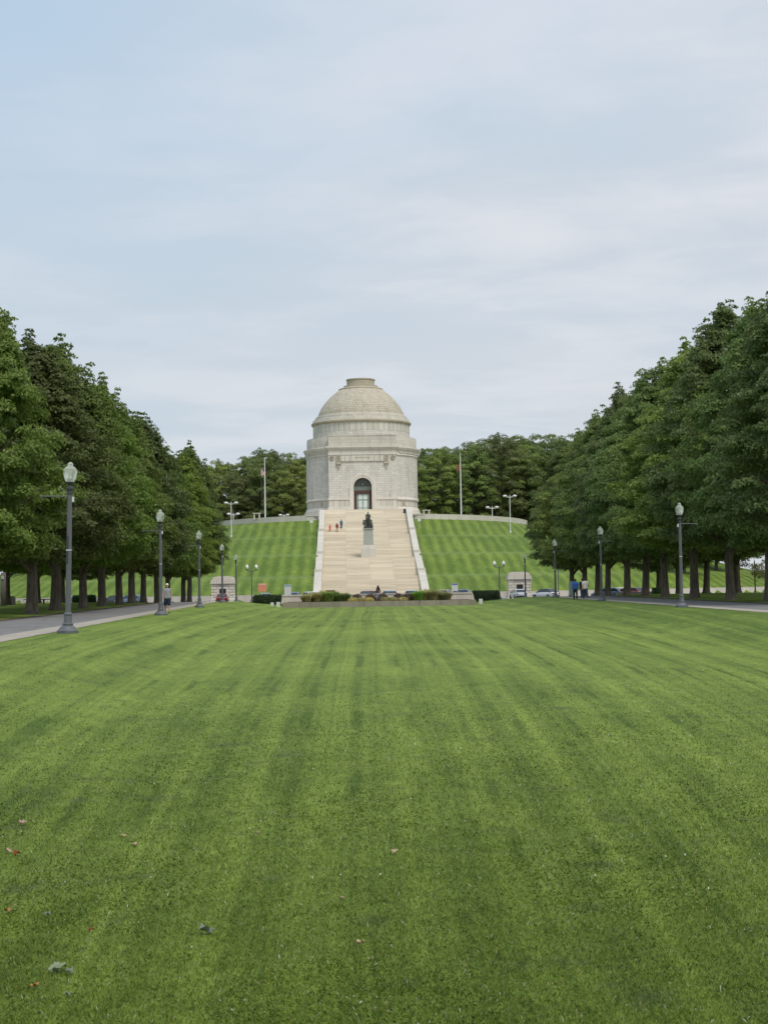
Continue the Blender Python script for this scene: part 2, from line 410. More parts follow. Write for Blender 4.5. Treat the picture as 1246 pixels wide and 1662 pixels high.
m_leafF = leaf_mat('forest_leaves', (.12,.165,.045), (.20,.25,.065), (.30,.34,.10), .25, .2)
m_leafY = leaf_mat('yellowing_leaves', (.22,.20,.06), (.18,.21,.05), (.32,.26,.09))
m_hedge = leaf_mat('hedge_leaves', (.02,.045,.014), (.03,.06,.02), (.045,.08,.03), .15, 2)
m_ogr = leaf_mat('ornamental_grass', (.40,.43,.14), (.60,.54,.26), (.78,.66,.42), .3, 1.2)
m_ogr2 = leaf_mat('ornamental_grass_green', (.26,.42,.08), (.34,.48,.12), (.5,.55,.2), .3, 1.2)
m_yflow = leaf_mat('yellow_flowers', (.50,.40,.12), (.30,.30,.10), (.62,.52,.3), .2, 3)
m_mar = leaf_mat('maroon_foliage', (.09,.045,.03), (.07,.05,.03), (.14,.10,.05), .2, 3)
def bark():
    m, t, b = mat('grey_bark'); tcn = t.new('ShaderNodeTexCoord')
    v = t.new('ShaderNodeMapping', {'Vector': tcn.outputs['Object'], 'Scale': (9, 9, 1.3)}).outputs[0]
    n = t.noise(v, 1, 6, .7, .6); c = t.mix(t.ramp(n, .3, .7), (.06,.048,.038), (.20,.165,.13))
    t.l.new(c, b.inputs['Base Color']); b.inputs['Roughness'].default_value = .95
    bp = t.new('ShaderNodeBump', {'Strength': .9, 'Distance': .06, 'Height': n}); t.l.new(bp.outputs[0], b.inputs['Normal'])
    return m
m_bark = bark()
def globe():
    m, t, b = mat('ribbed_acrylic_globe')
    b.inputs['Base Color'].default_value = (.80,.84,.76,1); b.inputs['Roughness'].default_value = .28
    b.inputs['Transmission Weight'].default_value = .7; b.inputs['IOR'].default_value = 1.25
    return m
m_globe = globe()
m_lampin = simple('lamp_core', (.55,.55,.5), .4)
m_doorglass = simple('door_glass', (.36,.46,.43), .25, 0, .6, .25, .9)
m_doorglass2 = simple('pale_curtain_glass', (.62,.70,.66), .3, 0, .5, .12, 1.5)

# ------------------------------------------------------------ the ground
def axis(segs):
    out = [segs[0][0]]
    for a, b_, st in segs:
        n = max(1, round((b_-a)/st)); out += [a+(b_-a)*(i+1)/n for i in range(n)]
    return np.array(out)
xs = axis([(-1500,-300,200), (-300,-120,12), (-120,-40,2), (-40,-12,.75), (-12,12,.4), (12,40,.75), (40,120,2), (120,300,12), (300,1500,200)])
ys = axis([(-300,-20,40), (-20,0,2), (0,30,.5), (30,180,1.0), (180,185,.2), (185,239,.8), (239,241,.25), (241,300,.6), (300,320,1), (320,480,6), (480,2500,200)])
def grid(name, xs, ys, mt):
    Xg, Yg = np.meshgrid(xs, ys); Z = height(Xg, Yg); nx, ny = len(xs), len(ys)
    V = np.stack([Xg.ravel(), Yg.ravel(), Z.ravel()], 1)
    i = np.arange(ny-1)[:, None]*nx+np.arange(nx-1)[None, :]; i = i.ravel()
    Fc = np.stack([i, i+1, i+nx+1, i+nx], 1)
    o = npmesh(name, V, Fc, mt); o.data.polygons.foreach_set('use_smooth', [True]*len(Fc)); return o
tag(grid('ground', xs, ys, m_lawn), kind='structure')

def strip(name, f0, f1, ys_, mt, dz, n=3, sg=1, th=.0):
    b = MB()
    for y0, y1 in zip(ys_[:-1], ys_[1:]):
        for k in range(n):
            def pt(y, q):
                x = sg*(f0(y)+(f1(y)-f0(y))*q/n); return (x, y, float(pathz(y))+dz)
            P = [pt(y0, k), pt(y0, k+1), pt(y1, k+1), pt(y1, k)]
            b.quad(P if sg > 0 else P[::-1])
    return tag(b.build(name, mt), kind='structure')
yy = list(np.arange(-20, 206.1, 1.0))
jit = lambda y, a: a*(math.sin(y*.9)+math.sin(y*2.3+1))*.5
for sg, nm in ((-1, 'left'), (1, 'right')):
    strip('pale_path_edge', lambda y: 11.85+.03*y+.55+jit(y*1.7, .06), lambda y: 11.85+.03*y+1.75, yy, m_pale, .014, 1, sg)
    strip('asphalt_path', lambda y: 11.85+.03*y+1.75, lambda y: 11.85+.03*y+6.4+jit(y, .07), yy, m_asph, .010, 2, sg)
    strip('leaf_litter_edge', lambda y: 11.85+.03*y+6.3, lambda y: 11.85+.03*y+7.1+jit(y*1.3, .25), yy, m_dirt, .016, 1, sg)
    b = MB()      # road round the foot of the mound
b.quad([(-130, 205, PLZ+.03), (130, 205, PLZ+.03), (130, 239.4, PLZ+.03), (-130, 239.4, PLZ+.03)])
b = MB()
for x0 in np.arange(-130, 130, 2.0):
    y1 = float(MY-112*math.sqrt(max(0, 1-(min(abs(x0+1), 103)/104)**2)))
    y1 = min(y1, 300); zz0 = max(H(x0, 210), PLZ)
    ya = 206 if abs(x0+1) > 15 else 198
    n = 10
    for k in range(n):
        a0, a1 = ya+(y1-ya)*k/n, ya+(y1-ya)*(k+1)/n
        b.quad([(x0, a0, float(pathz(a0))+.04), (x0+2, a0, float(pathz(a0))+.04), (x0+2, a1, float(pathz(a1))+.04), (x0, a1, float(pathz(a1))+.04)])
tag(b.build('plaza_road', m_asph), kind='structure')

# grass blades on the near lawn: far too many to count
def blades():
    N = 680000
    # density falls as 1/distance^2 so that it stays even in the eye
    y0, y1 = 5.2, 66.0
    q = rng.random(N); Y = 1/((1/y0)*(1-q)+(1/y1)*q)
    Xr = (rng.random(N)*2-1)*(Y*.275+.4)+Y*.025; X = CX+Xr
    keep = (np.abs(X) < half(Y)+.2) & (rng.random(N) > np.clip((Y-22)/45, 0, 1))
    X, Y = X[keep], Y[keep]; n = len(X)
    Z = height(X, Y)
    clump = .6*np.sin(X*9+np.sin(Y*7))*np.sin(Y*8+np.cos(X*5))+np.sin(X*83+3*np.sin(Y*31))*np.sin(Y*71+3*np.cos(X*27))
    ln = (.022+.026*rng.random(n)+.009*clump)*(1+Y*.012)*(1-.5*sm(14, 40, Y)); wd = (.0021+.0022*rng.random(n))*(1+(Y-5)*.09)
    a = rng.random(n)*2*PI; tilt = .35+rng.random(n)*1.05
    d = np.stack([np.cos(a)*np.sin(tilt), np.sin(a)*np.sin(tilt), np.cos(tilt)], 1)
    r = rng.random(n)*2*PI; s = np.stack([np.cos(r), np.sin(r), .25*np.sin(a*3)], 1)
    B = np.stack([X, Y, Z-.004], 1)
    # clover and weed leaves: wide and short
    cl = rng.random(n) < (.12+.3*(np.sin(X*1.7+2)*np.sin(Y*.9+1) > .35))
    wd = np.where(cl, wd*3.0, wd); ln = np.where(cl, ln*.62, ln)
    mid = B+d*(ln*.55)[:, None]; tip = B+d*ln[:, None]-np.array([0, 0, .25])*ln[:, None]*np.sin(tilt)[:, None]
    V = np.stack([B-s*(wd*.35)[:, None], mid-s*(wd*.5)[:, None], tip, mid+s*(wd*.5)[:, None]], 1).reshape(-1, 3)
    Fc = np.arange(4*n).reshape(-1, 4)
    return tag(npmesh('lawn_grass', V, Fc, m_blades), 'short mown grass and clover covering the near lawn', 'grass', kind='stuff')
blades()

# ------------------------------------------------------------ foliage
def leafcloud(P, Nn, size, aspect=.42, rnd=.55, droop=.35, bend=.15):
    n = len(P); rv = rng.normal(size=(n, 3)); N_ = Nn+rv*rnd; N_ /= np.linalg.norm(N_, axis=1)[:, None]+1e-9
    t = rng.normal(size=(n, 3)); t[:, 2] -= droop*2; t -= (t*N_).sum(1)[:, None]*N_; t /= np.linalg.norm(t, axis=1)[:, None]+1e-9
    s = np.cross(N_, t); L = size*(.65+.7*rng.random(n)); Wd = L*aspect
    a = P-t*(L*.5)[:, None]; c = P+t*(L*.5)[:, None]-N_*(L*bend)[:, None]
    b_ = P+s*(Wd*.5)[:, None]; d = P-s*(Wd*.5)[:, None]
    return np.stack([a, b_, c, d], 1).reshape(-1, 3), np.arange(4*n).reshape(-1, 4)
def crown_pts(Rm, zb, zt, nc, npc, cs, seed, shape='oval', spikes=3):
    r = np.random.default_rng(seed); Ps = []; Ns = []; cl = []
    ph = r.random(6)*6.28
    def env(v, a):
        if shape == 'oval': e = np.sin(PI*np.clip(v, 0, 1)**.60)**.66*(1-.30*v)*1.08
        else: e = np.sqrt(np.clip(1-(2*np.clip(v, 0, 1)**.85-1)**2, 0, 1))
        return e*(1+.13*math.sin(2*a+ph[0])+.10*math.sin(3*a+ph[1]+v*4)+.08*math.sin(5*a+ph[2]+v*9))
    k = 0
    while len(cl) < nc:
        v = r.random(); a = r.random()*2*PI; e = env(v, a)
        if r.random() > e+.15: continue
        inner = r.random() < .28
        rad = Rm*e*(r.uniform(.25, .7) if inner else r.uniform(.82, 1.06))
        z = zb+(zt-zb)*v
        cl.append((rad*math.cos(a), rad*math.sin(a), z, cs*r.uniform(.65, 1.25)*(1-.35*v)))
    for _ in range(spikes):
        a = r.random()*6.28; q0 = r.random()**.7*.62; rr = q0*Rm; zt2 = zt+.9-q0*(zt-zb)*.42+r.uniform(-.9, .9)
        for q in range(8):
            cl.append((rr*math.cos(a)+r.normal()*.14, rr*math.sin(a)+r.normal()*.14, zt2-q*.36, cs*(.27+.07*q)))
    for (x, y, z, s) in cl:
        m = max(28, int(npc*(s/cs)**2)); d = r.normal(size=(m, 3)); d /= np.linalg.norm(d, axis=1)[:, None]
        d[:, 2] = np.where(d[:, 2] < -.3, -d[:, 2]*.6, d[:, 2])
        sh = r.uniform(.35, 1.0, m)**.6
        o = np.array([x, y, 0]); o = o/(np.linalg.norm(o)+1e-6)
        tw = r.normal(size=3)*.25
        p = d*sh[:, None]*s*np.array([1.0, 1.0, .62]); p[:, 2] -= .22*(p[:, 0]**2+p[:, 1]**2)/s
        p += (p @ (o+tw))[:, None]*o*.25
        Ps.append(p+np.array([x, y, z])); Ns.append(d*.8+o*.5+np.array([0, 0, .55]))
    return np.concatenate(Ps), np.concatenate(Ns)
def trunk_mb(ht, r0, zb, Rm, seed, limbs=9):
    r = random.Random(seed); b = MB(); pts = []; rad = []
    lx = r.uniform(-.3, .3); ly = r.uniform(-.3, .3)
    for z, q in ((-.25, 1.75), (.0, 1.45), (.25, 1.18), (.8, 1.0), (2, .92), (3.5, .86), (ht*.35, .68), (ht*.55, .42), (ht*.75, .22), (ht*.92, .06)):
        pts.append((lx*z/8+r.uniform(-.04, .04)*(z > 1), ly*z/8, z)); rad.append(r0*q)
    b.tube(pts, rad, 12)
    for k in range(limbs):
        z0 = zb*.75+(ht*.5-zb*.75)*(k/limbs)**1.1; a = k*2.4+r.uniform(-.4, .4); L = Rm*r.uniform(.7, .95)*(1-.3*k/limbs)
        dz = r.uniform(.35, .9); P = []; Q = []
        for j in range(6):
            t = j/5; P.append((lx*z0/8+math.cos(a+t*.25)*L*t, ly*z0/8+math.sin(a+t*.25)*L*t, z0+L*dz*(t**.8)+(.15 if j in (2, 3) else 0))); Q.append(r0*(.42*(1-t)+.05)*(1-.4*k/limbs))
        b.tube(P, Q, 7)
        for j in (2, 3):
            s = Vector(P[j]); a2 = a+r.choice((-1, 1))*r.uniform(.5, 1); l2 = L*.45
            b.tube([s, s+Vector((math.cos(a2), math.sin(a2), .5))*l2*.5, s+Vector((math.cos(a2), math.sin(a2), .65))*l2], [Q[j]*.6, Q[j]*.4, .02], 5)
    return b
LABP = []
def make_tree_proto(name, cat, ht, Rm, zb, seed, leafm, shape, nc, npc, cs, ls, r0, spikes=3, cname='crown'):
    t = thing(name, 'proto', cat)
    trunk_mb(ht, r0, zb, Rm, seed).build('trunk', m_bark, t, smooth=True)
    P, Nn = crown_pts(Rm, zb, ht, nc, npc, cs, seed, shape, spikes)
    V, Fc = leafcloud(P, Nn, ls)
    c = npmesh(cname, V, Fc, leafm, t)
    return t
ORD = ['first','second','third','fourth','fifth','sixth','seventh','eighth','ninth','tenth','eleventh','twelfth','thirteenth']
protosL = [make_tree_proto('avenue_tree', 'tree', 17.6, 5.0, 3.5, s, m_leafL, 'oval', 300, 330, 1.08, .27, .34, 22) for s in (11, 12, 13)]
protosR = [make_tree_proto('avenue_tree', 'tree', 20.6, 5.25, 3.9, s, m_leafR, 'oval', 340, 330, 1.1, .27, .36, 18) for s in (21, 22, 23)]
used = set()
def place(proto, loc, rz, sc, label, group, cat='tree'):
    if id(proto) not in used:
        used.add(id(proto)); proto.location = loc; proto.rotation_euler = (0, 0, rz); proto.scale = (sc[0], sc[0], sc[1]); tag(proto, label, cat, group); return proto
    return copy_tree(proto, label, loc, rz, group, (sc[0], sc[0], sc[1]))
rr = random.Random(5)
YL = [82, 94.4, 107, 118, 130, 142, 154, 166, 179, 192, 203, 214]
for i, y in enumerate(YL):
    x = -(20.5+.03*y)+rr.uniform(-.3, .3)+(1.0 if i > 9 else 0)
    hs = [.92, .93, 1.03, .95, 1.05, .96, 1.06, .97, 1.04, 1.0, 1.08, 1.22][i]
    place(protosL[i % 3], (x, y, H(x, y)), rr.uniform(0, 6.28), (rr.uniform(.94, 1.08)*(.8 if i == 0 else 1), hs), 'leafy avenue tree in the row left of the lawn, %s from the near end' % ORD[i], 'trees of the left avenue row')
YR = [88, 100.6, 110.6, 123, 136, 148, 159.5, 173, 185, 197, 208]
for i, y in enumerate(YR):
    x = 20.5+.03*y+rr.uniform(-.3, .3)
    hs = [.97, .95, 1.02, .97, 1.01, .97, 1.02, .99, 1.03, 1.0, 1.04][i]
    place(protosR[i % 3], (x, y, H(x, y)), rr.uniform(0, 6.28), (rr.uniform(.95, 1.05), hs), 'tall avenue tree in the row right of the lawn, %s from the near end' % ORD[i], 'trees of the right avenue row')
# outer rows, half hidden behind the first
for i, y in enumerate([98, 114, 130, 146, 163, 180, 197]):
    x = -(31.5+.03*y); place(protosL[(i+1) % 3], (x, y, H(x, y)), rr.uniform(0, 6.28), (1.05, .95), 'avenue tree in the outer left row behind the first row, %s from the near end' % ORD[i], 'trees of the outer left row')
for i, y in enumerate([112, 128, 144, 160, 176, 193, 208]):
    x = 32.0+.03*y; place(protosR[(i+1) % 3], (x, y, H(x, y)), rr.uniform(0, 6.28), (1.05, .93), 'avenue tree in the outer right row behind the first row, %s from the near end' % ORD[i], 'trees of the outer right row')
# the wood behind the monument
protosF = [make_tree_proto('woodland_tree', 'tree', 22, 7.2, 2.0, s, m_leafF, 'round', 210, 240, 1.6, .38, .4, 5) for s in (31, 32, 33, 34)]
def wood(x, y, s, label, group, sx=1.0):
    place(protosF[rr.randrange(4)], (x, y, H(x, y)-.3), rr.uniform(0, 6.28), (s*sx, s), label, group)
def topz(px, left):        # skyline of the wood seen at column px
    pts = [(300,742),(345,738),(380,742),(420,724),(460,719),(495,735),(560,760),(640,750),(680,722),(715,712),(745,722),(780,712),(800,700),(830,691),(850,705),(890,694),(930,702),(980,700),(1100,700)]
    return float(np.interp(px, [p[0] for p in pts], [p[1] for p in pts]))
WN = {}
for row, Y0 in enumerate((378, 392, 408)):
    px = 290+row*17
    while px < 1000:
        Y = Y0+rr.uniform(-4, 4); x = at(px, Y)
        if not (520 < px < 655 and row < 1):
            zt = EYE+(950-topz(px, 0)+rr.uniform(-14, 4)-(5 if row == 0 else 0))/F*Y
            s = (zt-H(x, Y))/22.6
            lf = px < 588
            side_ = 'left' if lf else 'right'; kk_ = (row, lf); WN[kk_] = WN.get(kk_, 0)+1
            wood(x, Y, s, '%s tree from the left in the %s line of wood, %s of the monument' % (ORD[WN[kk_]-1], ('front', 'middle', 'back')[row], side_), 'trees of the wood behind the monument on the %s' % ('left' if lf else 'right'))
        px += rr.uniform(40, 58)
for kq, (x, y, s) in enumerate([(-62, 300, .8), (-76, 285, .8), (-90, 300, .9), (-54, 325, .85), (-70, 330, .9), (-100, 275, .75), (-84, 322, 1)]):
    wood(x, y, s, '%s tree counted from the avenue up the left flank of the grass mound' % ORD[kq], 'trees on the left flank of the mound', 1.1)
for kq, (x, y, s) in enumerate([(47, 284, .62), (56, 272, .62), (66, 290, .8), (80, 280, .7), (60, 312, .9), (92, 300, .9), (76, 318, .9)]):
    wood(x, y, s, '%s tree counted from the avenue up the right flank of the grass mound' % ORD[kq], 'trees on the right flank of the mound', 1.1)
# a young tree with yellowing leaves on the right
ty = make_tree_proto('young_tree', 'tree', 4.6, 1.9, 1.5, 41, m_leafY, 'round', 26, 160, .75, .2, .07, 0)
x = at(1226, 168); ty.location = (x, 168, H(x, 168)); tag(ty, 'small young tree with yellowing leaves beside the right row', 'tree')

# ------------------------------------------------------------ grand staircase
st = thing('grand_staircase', 'broad pale stone staircase climbing the grass mound to the domed monument', 'staircase', (0, 240, PLZ))
flights = [(26, 3.9), (22, 3.3), (30, 4.55), (30, 4.55)]; tread = .4948; lands = [1.6, 3.4, 1.6, 17.0]
prof = [(0, 0)]; y = 0; z = 0; line = [(0, 0)]
for (n, rise), ld in zip(flights, lands):
    for k in range(n):
        z += rise/n; prof.append((y, z)); y += tread; prof.append((y, z))
    line.append((y, z)); y += ld; prof.append((y, z)); line.append((y, z))
for k in range(14): z += 2.0/14; prof.append((y, z)); y += .36; prof.append((y, z))
yend = 99.5; prof.append((yend, z)); SILL = PLZ+z
b = MB(); hw = 7.9
for (a, c) in zip(prof[:-1], prof[1:]):
    w_ = hw if a[0] < 60.2 else 9.3
    L0 = a[1]+a[0]; L1 = c[1]+c[0]
    b.quad([(-w_, a[0], a[1]), (w_, a[0], a[1]), (w_, c[0], c[1]), (-w_, c[0], c[1])],
           [(-w_-.05, L0), (w_-.05, L0), (w_-.05, L1), (-w_-.05, L1)])
b.build('steps', m_step, st)
for sg in (-1, 1):
    b = MB(); kn_ = [line[0], line[2], line[4], line[6], line[7]]
    for k in range(4):
        (ya, za), (yb, zb_) = kn_[k], kn_[k+1]; o = 8.92+.07*(3-k); up_ = .95
        poly = [(ya, za-1.6), (yb, zb_-1.6), (yb, zb_+up_), (ya, za+up_)] if k else [(-.8, -.2), (yb, zb_-1.6), (yb, zb_+up_), (0, up_), (-.8, up_)]
        xa, xb = sorted((sg*7.9, sg*o)); b.prism(poly, xa, xb, 'X')
        if k: b.bb(min(sg*7.88, sg*(o+.1)), max(sg*7.88, sg*(o+.1)), ya-.5, ya+.5, za-.6, za+up_+.28)
    b.build('cheek_wall', m_cheek, st)
    b = MB(); xa, xb = sorted((sg*9.3, sg*11.4)); b.bb(xa, xb, 57.5, 61.0, 13.5, 15.9); b.bb(xa-.06, xb+.06, 57.4, 61.1, 15.9, 16.1)
    b.build('end_pedestal', m_cheek, st)

# lip wall round the top of the mound, foot wall
def curve_wall(name, A, B, x0, x1, n, th, z0f, z1, mt, label, cap=.0):
    b = MB(); t = thing(name, label, 'wall', ((x0+x1)/2, MY-B*math.sqrt(1-((x0+x1)/2/A)**2), 0)); ox, oy, _ = t.location
    X = [x0+(x1-x0)*i/n for i in range(n+1)]; pts = [(x, MY-B*math.sqrt(max(0, 1-(x/A)**2))) for x in X]
    acc = 0
    for (p, q) in zip(pts[:-1], pts[1:]):
        def off(pt, d):
            nx, ny = pt[0]/A**2, (pt[1]-MY)/B**2; l = math.hypot(nx, ny); return (pt[0]+nx/l*d-ox, pt[1]+ny/l*d-oy)
        L = math.dist(p, q); u0, u1 = acc, acc+L; acc += L
        for (da, db, za, zb_) in ((0, 0, z0f, z1), (0, -th, z1, z1), (-th, -th, z1, z0f)):
            P0, P1, Q0, Q1 = off(p, da), off(q, da), off(p, db), off(q, db)
            dz = abs(za-zb_)+abs(da-db)
            b.quad([(*P0, za), (*P1, za), (*Q1, zb_), (*Q0, zb_)], [(u0, 0), (u1, 0), (u1, dz), (u0, dz)])
    b.build('wall', mt, t)
    return t
curve_wall('parapet_wall', 37.2, 57.2, -36, -11.4, 40, .5, TOPZ-.6, 15.15, m_cheek, 'low pale parapet wall along the top of the mound, left of the stairs')
curve_wall('parapet_wall', 37.2, 57.2, 11.4, 36, 40, .5, TOPZ-.6, 15.15, m_cheek, 'low pale parapet wall along the top of the mound, right of the stairs')
curve_wall('retaining_wall', 104.3, 112.4, -100, -9.4, 60, .45, PLZ-.2, .22, m_lowwall, 'long low pale wall at the foot of the mound, left of the stairs')
curve_wall('retaining_wall', 104.3, 112.4, 9.4, 100, 60, .45, PLZ-.2, .22, m_lowwall, 'long low pale wall at the foot of the mound, right of the stairs')
# plateau paving behind the parapet
b = MB(); e_ = [-36.5+73*k/60 for k in range(61)]; e_ = sorted(e_+[-9.3, 9.3])
for x0, x1 in zip(e_[:-1], e_[1:]):
    f_ = lambda x: 322 if abs(x0+x1)/2 < 9.3 else MY-56.7*math.sqrt(max(0, 1-(x/36.7)**2))
    b.quad([(x0, f_(x0), TOPZ+.62), (x1, f_(x1), TOPZ+.62), (x1, MY, TOPZ+.62), (x0, MY, TOPZ+.62)])
tag(b.build('terrace_paving', m_pale), kind='structure')

# ------------------------------------------------------------ the monument
mo = thing('mausoleum', 'large domed round granite monument on top of the grass mound', 'monument', (0, MY, SILL))
NS = 128
GA = dict(a0=-PI/2+.2, a1=1.5*PI-.2)
b = MB(); b.lathe([(13.9,-3),(13.9,-.25),(12.0,-.25)], NS); b.lathe([(13.35,-.25),(13.35,.35),(13.15,.45),(13.15,.8),(12.95,.95),(12.8,1.45),(12.68,1.55)], NS, **GA); b.build('plinth', m_trim, mo, smooth='auto')
b = MB(); b.lathe([(12.64,1.55),(12.64,3.0)], NS, **GA); b.build('base_band', m_band, mo, smooth='auto')
b = MB(); b.lathe([(12.64,2.95),(12.9,3.05),(12.92,3.3),(12.8,3.5),(12.7,3.55)], NS, **GA); b.build('base_moulding', m_trim, mo, smooth='auto')
b = MB(); b.lathe([(12.7,3.5),(12.68,9.5)], NS, **GA); b.lathe([(12.68,9.5),(12.66,13.0)], NS); b.build('drum_wall', m_wall, mo, smooth='auto')
b = MB(); b.lathe([(12.66,12.95),(12.9,13.05),(12.86,13.2),(12.8,13.25),(12.8,13.95),(12.95,14.1),(13.15,14.3),(13.2,14.55),(13.3,14.62),(13.3,14.85),(12.6,15.02)], NS)
cn = b.build('cornice', m_trim, mo, smooth='auto')
b = MB()
for k in range(72):                       # swags and buds carved in the frieze
    a = 2*PI*k/72; c, s = math.cos(a), math.sin(a)
    if s < -.80: continue
    b.sphere((12.84*c, 12.84*s, 13.85), .17, 6)
    P = [];
    for j in range(5):
        t = j/4; aa = a+2*PI/72*t; P.append((12.88*math.cos(aa), 12.88*math.sin(aa), 13.8-.38*math.sin(PI*t)))
    b.tube(P, .085, 5)
b.build('carved_frieze', m_attic, cn, smooth=True)
b = MB(); b.lathe([(12.5,15.0),(12.5,17.15),(12.4,17.3)], NS); b.build('attic_wall', m_attic, mo, smooth='auto')
b = MB(); b.lathe([(12.45,17.28),(11.0,17.5)], NS); b.build('attic_ledge', m_cap, mo)
b = MB(); b.lathe([(11.05,17.3),(11.05,18.6)], NS); b.build('upper_drum_wall', m_wall, mo, smooth='auto')
b = MB(); b.lathe([(11.05,18.6),(11.02,20.5)], NS); b.build('upper_drum_band', m_band, mo, smooth='auto')
b = MB(); b.lathe([(11.02,20.45),(11.25,20.55),(11.42,20.75),(11.42,21.05),(11.15,21.25)], NS); b.build('upper_cornice', m_cap, mo, smooth='auto')
b = MB(); b.lathe([(11.15,21.2),(11.0,21.75),(10.85,21.8),(10.55,21.85)], NS)
b.lathe([(10.55,21.8),(10.5,22.35),(10.2,22.4),(10.1,22.75),(9.85,22.8)], NS); b.build('dome_steps', m_attic, mo, smooth='auto')
dm = [(9.85,22.7),(9.82,23.1),(9.6,23.6),(9.30,24.3),(8.9,25.0),(8.4,25.65),(7.85,26.3),(7.2,27.0),(6.5,27.65),(5.9,28.15),(5.3,28.6),(5.0,28.8)]
b = MB(); b.lathe(dm, NS); do = b.build('dome', m_dome, mo, smooth=True)
b = MB(); b.lathe([(5.05,28.75),(5.1,29.0),(4.7,29.2),(4.2,29.35),(3.9,29.4),(3.9,29.75),(3.3,29.85),(3.2,29.9)], 64); b.lathe([(3.18,29.8),(3.18,31.0),(3.32,31.05),(3.32,31.3),(3.0,31.35),(2.9,31.0),(0.01,31.0)], 64)
b.build('cap', m_cap, do, smooth='auto')
# entrance bay with arch
FY = -13.25; BW = 7.45; AO, SP = 1.99, 5.85
bay = MB()
def arch_wall(b, y, z0, z1, bw, r, sp, n=20):
    for sg in (-1, 1):
        P = [(sg*r, z0), (sg*bw, z0), (sg*bw, sp), (sg*r, sp)]; b.quad([(p[0], y, p[1]) for p in (P if sg > 0 else P[::-1])])
    def outer(a):
        c, s = math.cos(a), math.sin(a); k = min(bw/max(abs(c), 1e-6), (z1-sp)/max(s, 1e-6)); return (c*k, sp+s*k)
    ac = math.atan2(z1-sp, bw); aa = sorted([PI*i/n for i in range(n+1)]+[ac, PI-ac])
    for a, c in zip(aa[:-1], aa[1:]):
        o0, o1 = outer(a), outer(c)
        b.quad([(r*math.cos(a), y, sp+r*math.sin(a)), (o0[0], y, o0[1]), (o1[0], y, o1[1]), (r*math.cos(c), y, sp+r*math.sin(c))])
arch_wall(bay, FY, -.4, 13.0, BW, AO, SP)
for sg in (-1, 1):
    bay.quad([(sg*BW, FY, -.4), (sg*BW, -9.3, -.4), (sg*BW, -9.3, 13.0), (sg*BW, FY, 13.0)][::sg])
    bay.quad([(sg*AO, FY, -.4), (sg*AO, FY+1.5, -.4), (sg*AO, FY+1.5, SP), (sg*AO, FY, SP)][::-sg])
aa = [PI*i/20 for i in range(21)]
for a, c in zip(aa[:-1], aa[1:]):
    bay.quad([(AO*math.cos(q), yv, SP+AO*math.sin(q)) for q, yv in ((a, FY), (c, FY), (c, FY+1.5), (a, FY+1.5))])
bay.build('entrance_bay', m_wall, mo)
b = MB()
for sg in (-1, 1):
    b = MB()
    for (z0, z1, ex) in ((-.4, .35, .62), (.35, .8, .42), (.8, 1.2, .28), (1.2, 1.5, .14), (2.98, 3.25, .2), (3.25, 3.5, .12)):
        xa, xb = sorted((sg*2.9, sg*(BW+ex))); b.bb(xa, xb, FY-ex, -9.5, z0, z1)
    b.build('bay_plinth', m_trim, mo)
for sg in (-1, 1):
    b = MB(); xa, xb = sorted((sg*2.9, sg*(BW+.03))); b.bb(xa, xb, FY-.035, -9.5, 1.5, 2.98); b.build('bay_base_band', m_band, mo)
b = MB()      # cornice of the bay
for (z0, z1, ex) in ((12.92, 13.12, .14), (13.12, 14.0, .03), (14.0, 14.2, .2), (14.2, 14.5, .42), (14.5, 14.84, .62)):
    b.bb(-BW-ex, BW+ex, FY-ex, -9.2, z0, z1)
b.build('bay_cornice', m_trim, mo)
b = MB(); b.bb(-BW-.05, BW+.05, FY+.25, -8.6, 14.84, 17.15); b.bb(-BW-.12, BW+.12, FY+.18, -8.5, 17.15, 17.42); b.build('bay_attic', m_attic, mo)
b = MB(); b.bb(-4.85, 4.85, FY-.1, FY+.1, 11.55, 12.9); b.build('frieze_panel', m_band, mo)
b = MB(); b.bb(-4.85, 4.85, FY-.18, FY+.1, 11.38, 11.55)
for k in range(9): b.sphere((-1.6+.4*k, FY-.12, 12.3+.08*(k % 2)), .15, 6, (.8, .7, 1.4))
b.build('panel_carving', m_cap, mo)
for sg in (-1, 1):
    b = MB(); x = sg*5.25
    for q in (-.34, 0, .34): b.bb(x+q-.13, x+q+.13, FY-.3, FY+.1, 11.2, 12.95)
    b.bb(x-.55, x+.55, FY-.42, FY+.05, 11.0, 11.3); b.bb(x-.42, x+.42, FY-.34, FY+.05, 10.7, 11.0)
    b.prism([(x-.36, 10.7), (x+.36, 10.7), (x+.12, 10.1), (x, 9.5), (x-.12, 10.1)], FY-.26, FY+.05)
    for q in (-.3, 0, .3): b.sphere((x+q, FY-.36, 10.95), .17, 6)
    b.build('carved_bracket', m_cap, mo)
    b = MB(); x = sg*6.75
    P = [(x+.42*math.cos(t), FY-.12, 12.25+.42*math.sin(t)) for t in [2*PI*i/14 for i in range(15)]]
    b.tube(P, .13, 6); b.sphere((x, FY-.05, 12.25), .2, 6); b.build('carved_wreath', m_cap, mo, smooth=True)
